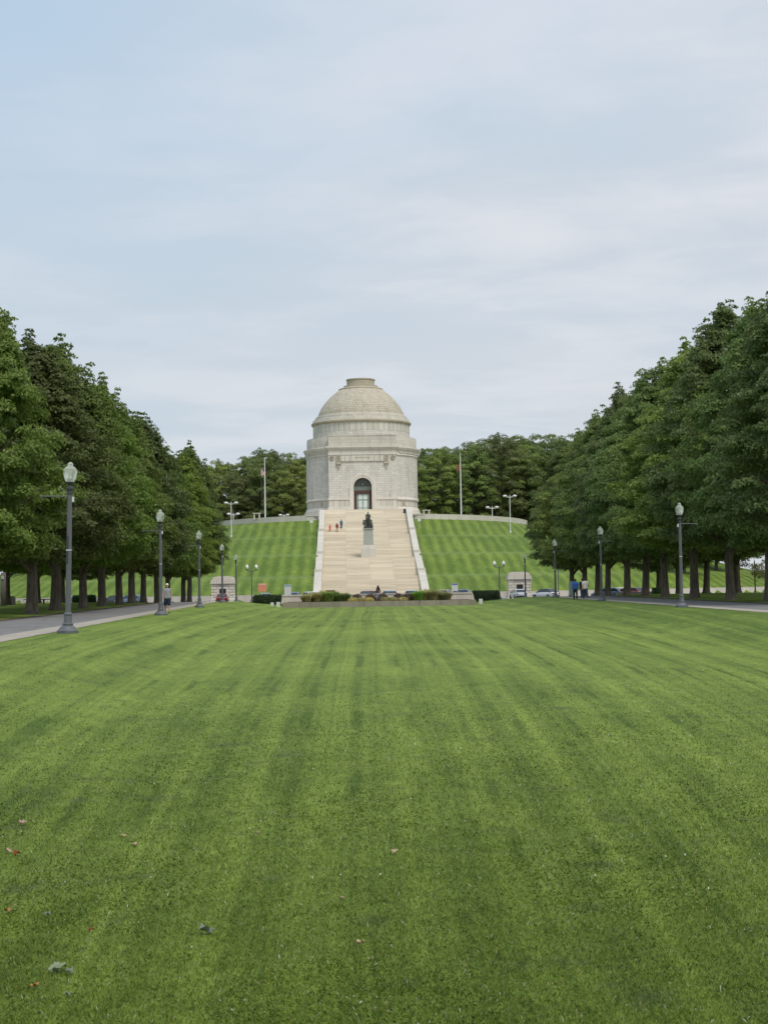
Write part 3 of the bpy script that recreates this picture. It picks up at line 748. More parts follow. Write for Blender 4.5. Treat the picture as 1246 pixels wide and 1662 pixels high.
# arch surround
b = MB()
for (ri, ro, pr) in ((1.99, 2.45, .16), (2.45, 2.9, .26)):
    for a, c in zip(aa[:-1], aa[1:]):
        p = [(ri, a), (ro, a), (ro, c), (ri, c)]
        b.quad([(r_*math.cos(q), FY-pr, SP+r_*math.sin(q)) for r_, q in p])
        b.quad([(ro*math.cos(a), FY-pr, SP+ro*math.sin(a)), (ro*math.cos(a), FY, SP+ro*math.sin(a)), (ro*math.cos(c), FY, SP+ro*math.sin(c)), (ro*math.cos(c), FY-pr, SP+ro*math.sin(c))])
        b.quad([(ri*math.cos(c), FY-pr, SP+ri*math.sin(c)), (ri*math.cos(c), FY, SP+ri*math.sin(c)), (ri*math.cos(a), FY, SP+ri*math.sin(a)), (ri*math.cos(a), FY-pr, SP+ri*math.sin(a))])
    for sg in (-1, 1):
        xa, xb = sorted((sg*ri, sg*ro)); b.bb(xa, xb, FY-pr, FY+.02, -.4, SP)
b.build('arch_surround', m_trim, mo)
YD = FY+1.05
dr = MB(); dr.bb(-AO, AO, YD+.1, YD+.3, -.1, 8.0); dw = dr.build('doorway', m_bronze, mo)
b = MB(); n = 24
for i in range(n):
    a, c = PI*i/n, PI*(i+1)/n; b.quad([(0, YD, 5.95), (1.9*math.cos(a), YD, 5.95+1.85*math.sin(a)), (1.9*math.cos(c), YD, 5.95+1.85*math.sin(c))])
b.build('tympanum', m_bronze, dw)
b = MB()
for k in range(7):
    a = PI*(k+1)/8; b.tube([(.45*math.cos(a), YD-.05, 6.0+.45*math.sin(a)), (1.1*math.cos(a), YD-.12, 6.0+1.1*math.sin(a)), (1.65*math.cos(a), YD-.05, 6.0+1.65*math.sin(a))], [.06, .1, .05], 5)
b.tube([(1.85*math.cos(PI*i/16), YD-.05, 5.95+1.8*math.sin(PI*i/16)) for i in range(17)], .07, 5); b.sphere((0, YD-.1, 6.4), .32, 8)
b.build('tympanum_relief', m_verd, dw, smooth=True)
b = MB(); b.bb(-1.97, 1.97, YD-.02, YD+.1, 5.05, 5.95); b.build('transom_panel', m_verd, dw)
b = MB(); b.bb(-1.98, 1.98, YD-.2, YD+.1, 4.35, 5.05); b.bb(-1.98, 1.98, YD-.3, YD+.1, 4.28, 4.42)
for sg in (-1, 1): xa, xb = sorted((sg*1.36, sg*1.98)); b.bb(xa, xb, YD-.15, YD+.1, -.1, 4.28)
b.build('door_frame', m_bronzebrown, dw)
b = MB(); b.bb(-1.36, 1.36, YD, YD+.08, 0, 4.28); b.build('door_glass', m_doorglass, dw)
b = MB()
for sg in (-1, 1): b.bb(sg*.55-.42, sg*.55+.42, YD-.03, YD, .25, 2.85)
b.bb(-1.0, 1.0, YD-.03, YD, 3.1, 4.1)
b.build('door_leaf', m_doorglass2, dw)
b = MB()
for xk in (-1.06, 0, 1.06): b.bb(xk-.06, xk+.06, YD-.07, YD, 0, 4.28)
for zk in (.1, 1.2, 2.95): b.bb(-1.36, 1.36, YD-.06, YD, zk-.06, zk+.06)
b.build('door_bars', m_verd, dw)
b = MB(); b.bb(-.1, .85, YD-.05, YD-.03, 1.35, 1.9); b.v = [(p[0]-.75, p[1], p[2]) for p in b.v]; b.build('door_notice', m_white, dw)
for sg in (-1, 1):
    tag_l = 'stone bench against the monument front, %s of the door' % ('left' if sg < 0 else 'right')
    t = thing('stone_bench', tag_l, 'bench', (sg*5.2, MY-14.9, SILL)); b = MB(); b.bb(-1.1, 1.1, -.35, .35, .42, .62); b.build('seat', m_cheek, t, bevel=.03)
    for q in (-.8, .8): b = MB(); b.bb(q-.16, q+.16, -.28, .28, 0, .42); b.build('support', m_trim, t)
# small wall plaques low on the drum
for sg in (-1, 1):
    a = -PI/2+sg*.80; b = MB(); b.box((12.7*math.cos(a), 12.7*math.sin(a), 2.3), (.6, .3, .75), rz=a+PI/2); b.build('wall_plaque', m_cap, mo)
t = thing('dark_sign_board', 'black upright notice board beside the right bench at the top of the stairs', 'sign', (at(658, 318), 318, PLZ+16.3)); b = MB(); b.box((0, 0, 1.15), (.9, .08, 1.3)); b.build('board', m_black, t)
for q in (-.35, .35): b = MB(); b.bb(q-.04, q+.04, -.03, .03, 0, .6); b.build('leg', m_black, t)

# ------------------------------------------------------------ figures: capsules fused into one skin
def capsules(name, bones, mt, parent, vox=.012, extra=None, sm_it=2):
    b = MB()
    for (p, q, r0, r1) in bones:
        p, q = Vector(p), Vector(q); d = q-p
        b.sphere(p, r0, 8); b.sphere(q, r1, 8)
        if d.length > 1e-5: b.tube([p, p+d*.5, q], [r0, (r0+r1)/2, r1], 10)
    if extra: extra(b)
    o = b.build(name, mt, parent)
    md = o.modifiers.new('fuse', 'REMESH'); md.mode = 'VOXEL'; md.voxel_size = vox; md.use_smooth_shade = True
    m2 = o.modifiers.new('soft', 'SMOOTH'); m2.iterations = sm_it; m2.factor = .5
    return o
def hand(w_, d, s=1):
    """five fingers: w_ wrist, d direction"""
    w_ = Vector(w_); d = Vector(d).normalized(); side = Vector((0, 1, 0)); side = (side-d*side.dot(d)).normalized(); nrm = d.cross(side)
    B = [(w_, w_+d*.07, .024, .028), (w_+d*.03+side*.018, w_+d*.085+side*.022, .02, .017), (w_+d*.03-side*.018, w_+d*.085-side*.022, .02, .017)]
    for k, (o, L) in enumerate(((.030, .062), (.010, .075), (-.010, .070), (-.030, .052))):
        p0 = w_+d*.085+side*o; p1 = p0+d*L*.5+nrm*.004*s; p2 = p1+d*L*.42+nrm*.018*s
        B += [(p0, p1, .0105, .010), (p1, p2, .010, .0085)]
    p0 = w_+d*.03+side*.03; p1 = p0+d*.035+side*.022; B += [(p0, p1, .013, .011), (p1, p1+d*.03+nrm*.008*s, .011, .009)]
    return B
def person(label, loc, rz, ht, top, bottom, shoes, skin=None, hairm=None, walk=.2, swing=.2, long_sleeve=False, shorts=False, dress=False, cap=None, sleeveless=False, group=None):
    skin = skin or m_skin; hairm = hairm or m_hair
    t = thing('person', label, 'person', loc, rz, group); k = ht/1.75; t.scale = (k, k, k)
    V = Vector
    J = dict(pel=V((0, 0, .95)), che=V((0, .0, 1.28)), nek=V((0, .01, 1.47)), hed=V((0, -.01, 1.62)))
    Bn = [(J['pel'], V((0, 0, 1.1)), .13, .12), (V((.05, 0, 1.1)), V((.06, 0, 1.3)), .11, .12), (V((-.05, 0, 1.1)), V((-.06, 0, 1.3)), .11, .12), (J['che'], J['nek'], .11, .055), (J['nek'], J['hed'], .055, .06),
          (J['hed'], J['hed']+V((0, -.01, .03)), .083, .088), (J['hed']+V((0, -.02, -.04)), J['hed']+V((0, -.045, -.075)), .06, .035),
          (J['hed']+V((0, -.088, .0)), J['hed']+V((0, -.108, -.022)), .012, .016)]
    for sg in (-1, 1): Bn.append((J['hed']+V((sg*.082, .01, .01)), J['hed']+V((sg*.088, .015, -.025)), .016, .012))
    Tb = [(p_, q_, a_+.026, b_+.026) for (p_, q_, a_, b_) in Bn[1:3]]+[(V((0, -.01, 1.12)), V((0, -.01, 1.34)), .15, .145), (V((.075, 0, .95)), V((.075, 0, 1.2)), .145, .13), (V((-.075, 0, .95)), V((-.075, 0, 1.2)), .145, .13), (V((.07, 0, 1.2)), V((.085, 0, 1.34)), .13, .12), (V((-.07, 0, 1.2)), V((-.085, 0, 1.34)), .13, .12), (V((0, 0, .96)), V((0, 0, 1.1)), .145, .125), (J['che'], V((0, 0, 1.40)), .145, .105)]
    Bt = []; Sh = []; hands = []
    for sg in (-1, 1):
        sh = V((sg*.185, 0, 1.405)); w1 = swing*sg; el = sh+V((sg*.055, w1*.45+.02, -.275)); wr = el+V((sg*.01, w1*.55-.07, -.225))
        Bn += [(V((sg*.06, 0, 1.40)), sh, .075, .062), (sh, el, .052, .040), (el, wr, .040, .026)]+hand(wr, wr-el, sg)
        Tb += [(V((sg*.06, 0, 1.39)), sh, .088, .072)]
        if long_sleeve: Tb += [(sh, el, .068, .055), (el, wr, .054, .042)]
        elif not sleeveless: Tb += [(sh, sh.lerp(el, .62), .068, .062)]
        hp = V((sg*.09, 0, .93)); w2 = -walk*sg; kn = V((sg*.10, w2*.5-.03, .50)); an = V((sg*.10, w2*1.0+.03, .09+max(0, w2)*.25))
        Bn += [(hp, kn, .088, .056), (kn, kn.lerp(an, .35)+V((0, .015, 0)), .054, .056), (kn.lerp(an, .35)+V((0, .015, 0)), an, .056, .036)]
        Bt += [(V((0, 0, .98)), hp, .135, .105)]
        if not dress:
            if shorts: Bt += [(hp, hp.lerp(kn, .92), .112, .10)]
            else: Bt += [(hp, kn, .110, .082), (kn, kn.lerp(an, .35)+V((0, .015, 0)), .080, .080), (kn.lerp(an, .35)+V((0, .015, 0)), an, .080, .062)]
        Sh.append((an, V((an.x, an.y, an.z)))); heel = an+V((0, .04, -.045)); toe = an+V((0, -.15, -.055))
        Sh[-1] = [(heel, toe, .042, .036), (an+V((0, .01, -.01)), heel, .043, .042), (an+V((sg*.012, -.08, -.05)), toe, .042, .034)]
    body = capsules('body', Bn, skin, t, .010)
    def skirt(b): b.lathe([(.12, 1.05), (.16, .95), (.22, .7), (.27, .45), (.26, .44), (.05, .6), (.01, 1.0)], 14)
    capsules('shirt' if not dress else 'dress', Tb, top, t, .014, skirt if dress else None)
    if not dress: capsules('shorts' if shorts else 'trousers', Bt, bottom, t, .014)
    for s_ in Sh: capsules('shoe', s_, shoes, t, .012)
    h = J['hed']
    Hb = [(h+V((0, .025, .03)), h+V((0, .03, .045)), .092, .09), (h+V((0, .04, -.03)), h+V((0, .035, 0)), .07, .075)]
    if cap:
        capsules('cap', [(h+V((0, .0, .055)), h+V((0, .01, .06)), .09, .09), (h+V((-.03, -.10, .055)), h+V((.03, -.10, .055)), .022, .022), (h+V((-.02, -.14, .048)), h+V((.02, -.14, .048)), .014, .014)], cap, t, .012)
        Hb = Hb[1:]
    capsules('hair', Hb, hairm, t, .014)
    for sg in (-1, 1): b = MB(); b.sphere(h+V((sg*.032, -.086, .015)), .011, 6); b.build('eye', m_black, t)
    b = MB(); b.box(h+V((0, -.094, -.05)), (.045, .012, .009)); b.build('mouth', simple('lips', (.35, .13, .11), .5), t)
    return t
def cloth(n, c): return simple(n, c, .85, 0, .15, .15, 5)
c_grey = cloth('grey_cloth', (.28,.28,.31)); c_navy = cloth('navy_cloth', (.02,.03,.06)); c_blue = cloth('royal_blue_cloth', (.03,.12,.42)); c_whitec = cloth('white_cloth', (.72,.68,.64))
c_blackc = cloth('black_cloth', (.02,.02,.025)); c_red = cloth('coral_cloth', (.70,.13,.10)); c_mar = cloth('maroon_cloth', (.24,.03,.035)); c_teal = cloth('slate_blue_cloth', (.07,.15,.24)); c_tan = cloth('tan_cloth', (.45,.32,.18)); c_jean = cloth('denim_cloth', (.05,.07,.13))
x = at(271, 88); person('man in a pale cap, grey sleeveless shirt and navy shorts walking towards us', (x, 88, float(pathz(88))+.04), R(8), 1.70, c_grey, c_navy, m_black, shorts=True, sleeveless=True, cap=cloth('pale_cap_cloth', (.7,.66,.55)), walk=.16, swing=.12)
x = at(932, 128); person('person in a royal blue shirt and black trousers walking away on the right', (x, 128, H(x, 128)), R(178), 1.76, c_blue, c_blackc, m_black, skin=m_skin2, walk=.12, swing=.1)
x = at(948, 127); person('person in a loose white shirt and dark jeans walking beside the blue shirt', (x, 127, H(x, 127)), R(184), 1.84, c_whitec, c_jean, m_white, skin=m_skin, walk=.2, swing=.12)
x = at(943.5, 130); person('person in a dark shirt half hidden behind the white shirt', (x, 130, H(x, 130)), R(180), 1.80, c_navy, c_jean, m_white, skin=m_skin2, walk=-.15, swing=.1)
def stairz(Y):
    return PLZ+float(np.interp(Y-240, [p[0] for p in prof], [p[1]+i*1e-9 for i, p in enumerate(prof)]))
for px, Y, lab, ht, a, c, kw in ((535, 287.5, 'person in a coral red dress on the stairs, leftmost of three', 1.35, c_red, c_red, dict(dress=True, walk=.05)),
                        (546.5, 287, 'person in a maroon shirt and tan trousers on the stairs, middle of three', 1.75, c_mar, c_tan, dict(walk=.08)),
                        (553.5, 289.5, 'person in slate blue clothes on the stairs, rightmost of three', 1.75, c_teal, c_jean, dict(walk=.05, long_sleeve=True))):
    person(lab, (at(px, Y), Y, stairz(Y)), R(180), ht, a, c, m_black, **kw)

# ------------------------------------------------------------ statue
x = 0; Y = 266.95; z0 = PLZ+7.2
pd = thing('statue_pedestal', 'tall two-stage granite pedestal on the stair landing carrying the statue', 'pedestal', (0, Y, z0))
b = MB(); b.bb(-1.28, 1.28, -1.28, 1.28, 0, 1.45); b.build('base_block', m_cheek, pd, bevel=.04)
b = MB(); b.bb(-1.16, 1.16, -1.16, 1.16, 1.45, 1.75); b.bb(-1.02, 1.02, -1.02, 1.02, 1.75, 2.15); b.build('middle_course', m_trim, pd, bevel=.03)
b = MB(); b.box((0, 0, 3.5), (1.72, 1.72, 2.7), taper=.93); b.build('shaft', m_slate, pd, bevel=.03)
b = MB(); b.bb(-.95, .95, -.95, .95, 4.85, 5.02); b.build('cornice', m_slate, pd, bevel=.02)
sg_ = thing('bronze_statue', 'dark bronze statue of a standing man in a long coat before a draped chair', 'statue', (0, Y, z0+5.02))
b = MB(); b.bb(-.82, .82, -.82, .82, 0, .28); b.build('base', m_bronze, sg_, bevel=.03)
V = Vector; B = []
k = 2.66/1.75
def q(a, b_, c): return V((a*k, b_*k-.1, c*k+.28))
B += [(q(0,0,.95), q(0,0,1.15), .15*k, .14*k), (q(0,0,1.15), q(0,-.01,1.34), .14*k, .145*k), (q(0,0,1.38), q(0,.0,1.5), .1*k, .06*k), (q(0,-.01,1.6), q(0,-.02,1.65), .078*k, .085*k), (q(0,-.03,1.57), q(0,-.05,1.55), .05*k, .04*k), (q(0,-.10,1.6), q(0,-.11,1.58), .015*k, .018*k)]
for s in (-1, 1):
    B += [(q(s*.05,0,1.4), q(s*.19,0,1.39), .08*k, .075*k)]
    B += [(q(s*.09,0,.93), q(s*.10,-.03 if s > 0 else .02,.5), .1*k, .07*k), (q(s*.10,-.03 if s > 0 else .02,.5), q(s*.11,-.06 if s > 0 else .03,.08), .065*k, .05*k), (q(s*.11,.02,.04), q(s*.13,-.16,.03), .045*k, .04*k)]
    B += [(q(s*.10,.05,1.0), q(s*.15,.08,.55), .12*k, .09*k)]       # coat skirts
B += [(q(-.2,0,1.38), q(-.25,.03,1.1), .065*k, .055*k), (q(-.25,.03,1.1), q(-.20,-.06,.9), .052*k, .04*k)]+hand(q(-.20,-.06,.9), (0, -.1, -1))
B += [(q(.2,0,1.38), q(.27,.0,1.12), .065*k, .055*k), (q(.27,0,1.12), q(.17,-.2,1.1), .052*k, .04*k)]+hand(q(.17,-.2,1.1), (-.6, -.5, .2))
capsules('figure', B, m_bronze, sg_, .02)
b = MB(); b.box(q(.1,-.24,1.12), (.26, .03, .34), M=Matrix.Rotation(.5, 3, 'X')); b.build('paper', m_bronze, sg_)
def chx(b):
    b.bb(-.6, .6, .12, .72, .28, 1.1); b.bb(-.45, .45, .6, .75, 1.0, 1.75)
ch = [((-.66,.0,.3),(-.62,.1,1.5),.07,.07), ((.66,-.1,.3),(.62,.1,1.5),.07,.07), ((-.6,.7,.3),(-.55,.75,1.5),.06,.06), ((.6,.7,.3),(.55,.75,1.5),.06,.06), ((.64,-.2,1.36),(.62,.6,1.36),.08,.07), ((-.64,-.1,1.36),(-.62,.6,1.36),.08,.07), ((.3,.1,1.0),(.32,-.1,.35),.16,.14), ((-.35,.1,1.0),(-.38,-.1,.35),.15,.14),
      ((-.75,-.1,1.2),(-.85,-.2,.75),.17,.14), ((-.72,-.1,.9),(-.5,-.3,.35),.16,.12), ((.6,-.2,.9),(.72,-.35,.35),.17,.14), ((.55,-.1,1.05),(.5,-.25,.5),.15,.15), ((-.8,-.1,1.45),(-.72,0,1.2),.1,.15)]
capsules('draped_chair', ch, m_bronze, sg_, .03, chx)

# ------------------------------------------------------------ street lamps
def lamp_proto():
    t = thing('street_lamp', 'proto', 'street lamp')
    b = MB(); b.lathe([(.36,0),(.36,.11),(.33,.13),(.30,.16),(.26,.22),(.20,.27),(.165,.29),(.185,.31),(.185,.345),(.15,.37)], 8); b.lathe([(.15,.36),(.135,.42),(.128,.62),(.145,.64),(.145,.68),(.10,.72)], 32); b.build('base', m_iron, t, smooth='auto')
    b = MB(); b.lathe([(.096,.70),(.09,2.5),(.078,4.75)], 32, flute=.10); b.build('pole', m_iron, t)
    b = MB(); b.lathe([(.092,4.70),(.098,4.78),(.09,4.82),(.125,4.86),(.13,4.92),(.08,4.96),(.07,5.0),(.10,5.06),(.14,5.09),(.14,5.12),(.02,5.13)], 20); b.build('collar', m_irondk, t, smooth='auto')
    g = MB(); g.lathe([(.12,5.11),(.155,5.15),(.205,5.27),(.235,5.42),(.235,5.50),(.215,5.55)], 24, flute=.03); go = g.build('globe', m_globe, t, smooth='auto')
    g = MB(); g.lathe([(.22,5.545),(.17,5.60),(.11,5.65),(.08,5.68),(.10,5.71),(.08,5.76),(.03,5.79),(.002,5.80)], 20); g.build('finial', m_globe, go, smooth='auto')
    g = MB(); g.lathe([(.075,5.12),(.085,5.22),(.05,5.27),(.045,5.42),(.06,5.47),(.002,5.5)], 12); g.build('lamp_core', m_lampin, go, smooth='auto')
    b = MB(); b.tube([(-.07,0,4.63),(-.98,0,4.63)], .020, 8); b.tube([(-.07,0,4.68),(-.36,-.0,4.95)], .012, 6); b.sphere((-.99, 0, 4.63), .03, 8); b.build('banner_arm', m_iron, t)
    b = MB(); b.bb(.08, .14, -.04, .04, 4.45, 4.62); b.build('outlet_box', m_white, t)
    b = MB(); b.lathe([(.09,2.79),(.098,2.79),(.098,2.84),(.09,2.84)], 16); b.build('clamp_band', m_chrome, t)
    return t
lp = lamp_proto(); first = True
LP = [(111, 52.2, -1, 'street lamp with flaking paint, nearest and tallest in the left row'), (261, 84.3, -1, 'street lamp beside the man in shorts, second in the left row'), (323, 116, -1, 'street lamp in the left row, third from the near end'),
      (360, 152, -1, 'street lamp in front of the red car and left stone booth'), (382.5, 186, -1, 'street lamp at the far end of the left row, right of the booth'),
      (1105, 84.8, 1, 'street lamp nearest on the right side of the lawn'), (974.5, 118.8, 1, 'street lamp right of the two walkers, second on the right'), (899.5, 153, 1, 'street lamp just right of the white car, third on the right'), (850.5, 192, 1, 'street lamp in front of the right stone booth')]
for i, (px, Y, s, lab) in enumerate(LP):
    x = at(px, Y); z = H(x, Y)
    if abs(x) > half(Y)+.55: z = float(pathz(Y))+.03
    o = lp if first else copy_tree(lp); first = False
    o.location = (x, Y, z-.02); o.rotation_euler = (0, 0, 0 if s < 0 else PI); o['label'] = lab; o['group'] = 'street lamps along the lawn'
    o.scale = (1, 1, 1 if i != 8 else .95)
    if i == 0: o.rotation_euler = (0, R(1.2), 0)
    if i in (3, 4, 8):
        for ch in list(o.children):
            if ch.name.startswith('banner_arm'): bpy.data.objects.remove(ch)
ll = [o for o in bpy.data.objects if o.get('label') == LP[0][3]][0]
b = MB(); b.lathe([(.091,2.35),(.0945,2.45),(.0935,2.8),(.092,3.2),(.088,3.3)], 16, a0=R(165), a1=R(265)); b.build('dark_patch', m_irondk, ll)
def twin_proto(mt, name, label, ht=5.2, armw=.62, white=False):
    t = thing(name, label, 'street lamp')
    b = MB(); b.lathe([(.26,0),(.26,.2),(.16,.4),(.13,.6),(.075,.7)], 16); b.build('base', mt, t, smooth='auto')
    b = MB(); b.lathe([(.075,.65),(.06,ht-.8)], 12); b.build('pole', mt, t, smooth=True)
    b = MB(); b.tube([(-armw,0,ht-.62),(-armw*.8,0,ht-.8),(-armw*.3,0,ht-.86),(0,0,ht-.8),(armw*.3,0,ht-.86),(armw*.8,0,ht-.8),(armw,0,ht-.62)], .04, 8); b.tube([(0,0,ht-1.0),(0,0,ht-.6)], .06, 8); b.build('cross_arm', mt, t, smooth=True)
    for s in (-1, 1):
        b = MB(); b.lathe([(.07,ht-.68),(.11,ht-.6),(.16,ht-.55)], 12, (s*armw, 0, 0)); h = b.build('lamp_holder', m_irondk, t)
        b = MB(); b.lathe([(.14,ht-.56),(.22,ht-.4),(.235,ht-.25),(.19,ht-.12),(.09,ht-.04),(.07,ht+.04),(.01,ht+.12)], 14, (s*armw, 0, 0)); b.build('globe', m_whiteglobe, t, smooth=True)
    return t
m_whiteglobe = simple('milky_globe', (.85,.87,.82), .25)
tp = None
for px, Y, lab in ((407.5, 208, 'twin-headed lamp above the left hedge'), (808.5, 208, 'twin-headed lamp at the right end of the right hedge'), (300, 234, 'twin-headed lamp left of the left stone booth'), (904.5, 234, 'twin-headed lamp behind the third right street lamp')):
    if tp is None: tp = twin_proto(m_iron, 'twin_street_lamp', lab); o = tp
    else: o = copy_tree(tp, lab)
    o.location = (at(px, Y), Y, float(pathz(Y))); o['group'] = 'twin lamps in front of the mound'
# white floodlight masts on the mound
def mast(px, Y, ztop, label, wide=.95, foot=None):
    if foot:      # stand where the slope reaches the foot's height
        top = (ztop-EYE)/Y
        Y = min((abs((H(at(px, y_), y_)-EYE)/y_-foot), y_) for y_ in np.arange(262, 318, .5))[1]; ztop = EYE+top*Y
    x = at(px, Y); z = H(x, Y); t = thing('light_mast', label, 'light mast', (x, Y, z)); h = ztop-z
    b = MB(); b.lathe([(.22,-.2),(.20,.3),(.10,.35),(.075,h)], 12); b.build('pole', m_white, t, smooth='auto')
    b = MB(); b.tube([(-wide,0,h-.35),(0,0,h-.45),(wide,0,h-.35)], .07, 8); b.build('cross_arm', m_white, t)
    for s in (-1, 1): b = MB(); b.sphere((s*wide, -.1, h-.22), .40, 10, (1.1, 1.1, .62)); b.build('lamp_head', m_white, t, smooth=True)
    return t
mast(375.5, 268, 1.45+(950-811)/F*268, 'white two-headed light mast standing on the left slope', foot=.0328); mast(828, 275, 1.45+(950-806)/F*275, 'white two-headed light mast standing on the right slope', foot=.0330)
mast(379, 325, 1.45+(950-829)/F*325, 'smaller white light mast behind the left slope'); mast(799, 322, 1.45+(950-824)/F*322, 'small white light mast behind the right parapet')
mast(461, 345, 1.45+(950-832)/F*345, 'short white lamp behind the left parapet', .8)
# flagpoles
def flag_mat():
    m, t, b = mat('flag_cloth'); uv = t.new('ShaderNodeUVMap', uv_map='uv').outputs[0]; sp = t.new('ShaderNodeSeparateXYZ', {0: uv})
    s = t.math('GREATER_THAN', t.math('SINE', t.math('MULTIPLY', sp.outputs[1], 6.5*2*PI)), 0.0)
    c = t.mix(s, (.8,.8,.8), (.5,.03,.05)); can = t.math('MULTIPLY', t.math('LESS_THAN', sp.outputs[0], .4), t.math('GREATER_THAN', sp.outputs[1], .46))
    c = t.mix(can, c, (.03,.05,.18)); t.l.new(c, b.inputs['Base Color']); b.inputs['Roughness'].default_value = .8
    return m
m_flag = flag_mat(); m_flag2 = simple('dull_red_flag', (.35,.12,.10), .8, 0, .2, .5, 1.5)
def flagpole(px, Y, ytop, label, fm, fh, fz):
    x = at(px, Y); z = TOPZ+.6; t = thing('flagpole', label, 'flagpole', (x, Y, z)); h = EYE+(950-ytop)/F*Y-z
    b = MB(); b.lathe([(.25,-.6),(.25,.15),(.16,.2),(.13,h*.5),(.08,h)], 12); b.build('pole', m_white, t, smooth='auto')
    b = MB(); b.sphere((0, 0, h+.08), .13, 8); b.build('finial', m_chrome, t, smooth=True)
    b = MB(); n = 10
    for i in range(n):
        for j in range(8):
            def P(i, j):
                u = i/n; v = j/8; fall = u*.9
                xx = -.1-.55*u+.12*math.sin(u*9+v*2); yy = .18*math.sin(u*14+v*3)*u
                return (xx, yy, fz-fh*(1-v)-fall*.9-.15*math.sin(u*7))
            b.quad([P(i, j), P(i+1, j), P(i+1, j+1), P(i, j+1)], [(i/n, j/8), ((i+1)/n, j/8), ((i+1)/n, (j+1)/8), (i/n, (j+1)/8)])
    b.build('flag', fm, t, smooth=True)
flagpole(430.5, 318, 742, 'white flagpole with a drooping striped flag, left of the monument', m_flag, 1.5, 11.6)
flagpole(748.5, 318, 738, 'white flagpole with a furled dull red flag, right of the monument', m_flag2, 1.1, 11.8)
# ------------------------------------------------------------ gatehouse booths
def booth(px, label):
    Y = 236.5; x = at(px, Y); t = thing('stone_booth', label, 'booth', (x, Y, PLZ))
    b = MB(); b.box((0, 0, .55), (3.75, 3.4, 1.1), taper=.93); b.box((0, 0, 2.0), (3.25, 3.0, 1.9), taper=.985)
    for k in range(4):
        for s in (-1, 1): b.bb(min(s*1.05, s*1.72), max(s*1.05, s*1.72), -1.58, -1.2, 1.2+k*.46, 1.58+k*.46)
    b.build('wall', m_booth, t)
    b = MB(); b.bb(-1.88, 1.88, -1.75, 1.75, 2.95, 3.12); b.bb(-1.8, 1.8, -1.68, 1.68, 3.12, 3.45); b.bb(-1.7, 1.7, -1.6, 1.6, 3.45, 3.6)
    b.prism([(-1.62, 3.6), (1.62, 3.6), (1.45, 3.95), (.6, 4.12), (-.6, 4.12), (-1.45, 3.95)], -1.5, 1.5); b.build('roof', m_lowwall, t)
    b = MB(); b.bb(-.46, .46, -1.64, -1.45, 1.25, 2.2); w_ = b.build('window', m_darkwin, t)
    b = MB(); b.bb(-.56, .56, -1.7, -1.6, 1.12, 1.25); b.build('sill', m_lowwall, w_)
    return t
booth(362, 'square stone booth with a dark window, behind the red car'); booth(840, 'square stone booth with a dark window, right of the stairs')
# ------------------------------------------------------------ planter terrace
t = thing('planter_wall', 'dark weathered concrete retaining wall at the far end of the lawn', 'wall', (0, 183, -1.3))
b = MB(); n = 24
for i in range(n):
    x0, x1 = -11.5+23*i/n, -11.5+23*(i+1)/n; f = lambda x: .9*(x/11.5)**2
    b.quad([(x0, f(x0), 0), (x1, f(x1), 0), (x1, f(x1), .88), (x0, f(x0), .88)]); b.quad([(x0, f(x0), .88), (x1, f(x1), .88), (x1, f(x1)+.35, .88), (x0, f(x0)+.35, .88)])
    b.quad([(x0, f(x0)+.35, .88), (x1, f(x1)+.35, .88), (x1, f(x1)+.35, 0), (x0, f(x0)+.35, 0)])
for s in (-1, 1): b.bb(min(s*11.5, s*11.15), max(s*11.5, s*11.15), .9, 11, 0, .88)
b.build('wall', m_conc, t)
for s in (-1, 1):
    b = MB(); b.bb(s*12.05-.22, s*12.05+.22, 182.9+.7, 183.3+.7, -1.3, -.35)
    tag(b.build('white_post', m_white, bevel=.02), 'short white post at the %s end of the planter wall' % ('left' if s < 0 else 'right'), 'post', 'white posts at the ends of the planter wall')
    if s < 0:
        b = MB(); b.bb(-13.0, -12.6, 184.2, 184.6, -1.3, -.4); tag(b.build('white_post', m_white, bevel=.02), 'second white post under the left hedge', 'post', 'white posts at the ends of the planter wall')
t = thing('planter_bed', 'bed', 'bed')
bpy.data.objects.remove(t)
b = MB(); b.quad([(-11.2, 183.9, -.44), (11.2, 183.9, -.44), (11.2, 194, -.44), (-11.2, 194, -.44)]); tag(b.build('flower_bed_soil', m_dirt), kind='structure')
t = thing('garden_wall', 'low pale stone wall with thicker ends behind the flower bed', 'wall', (0, 194, -.7))
b = MB(); b.bb(-8.4, 8.4, -.2, .25, 0, 1.05); b.bb(-8.4, 8.4, -.26, .31, 1.0, 1.12); b.build('wall', m_lowwall, t)
for s in (-1, 1):
    b = MB(); xa, xb = sorted((s*8.4, s*11.8)); b.bb(xa, xb, -.5, .4, 0, .95); b.bb(xa-.07, xb+.07, -.57, .47, .95, 1.12)
    b.prism([(s*11.8, 0), (s*12.15, 0), (s*11.95, .95), (s*11.8, .95)][::s], -.5, .4); b.build('end_block', m_lowwall, t)
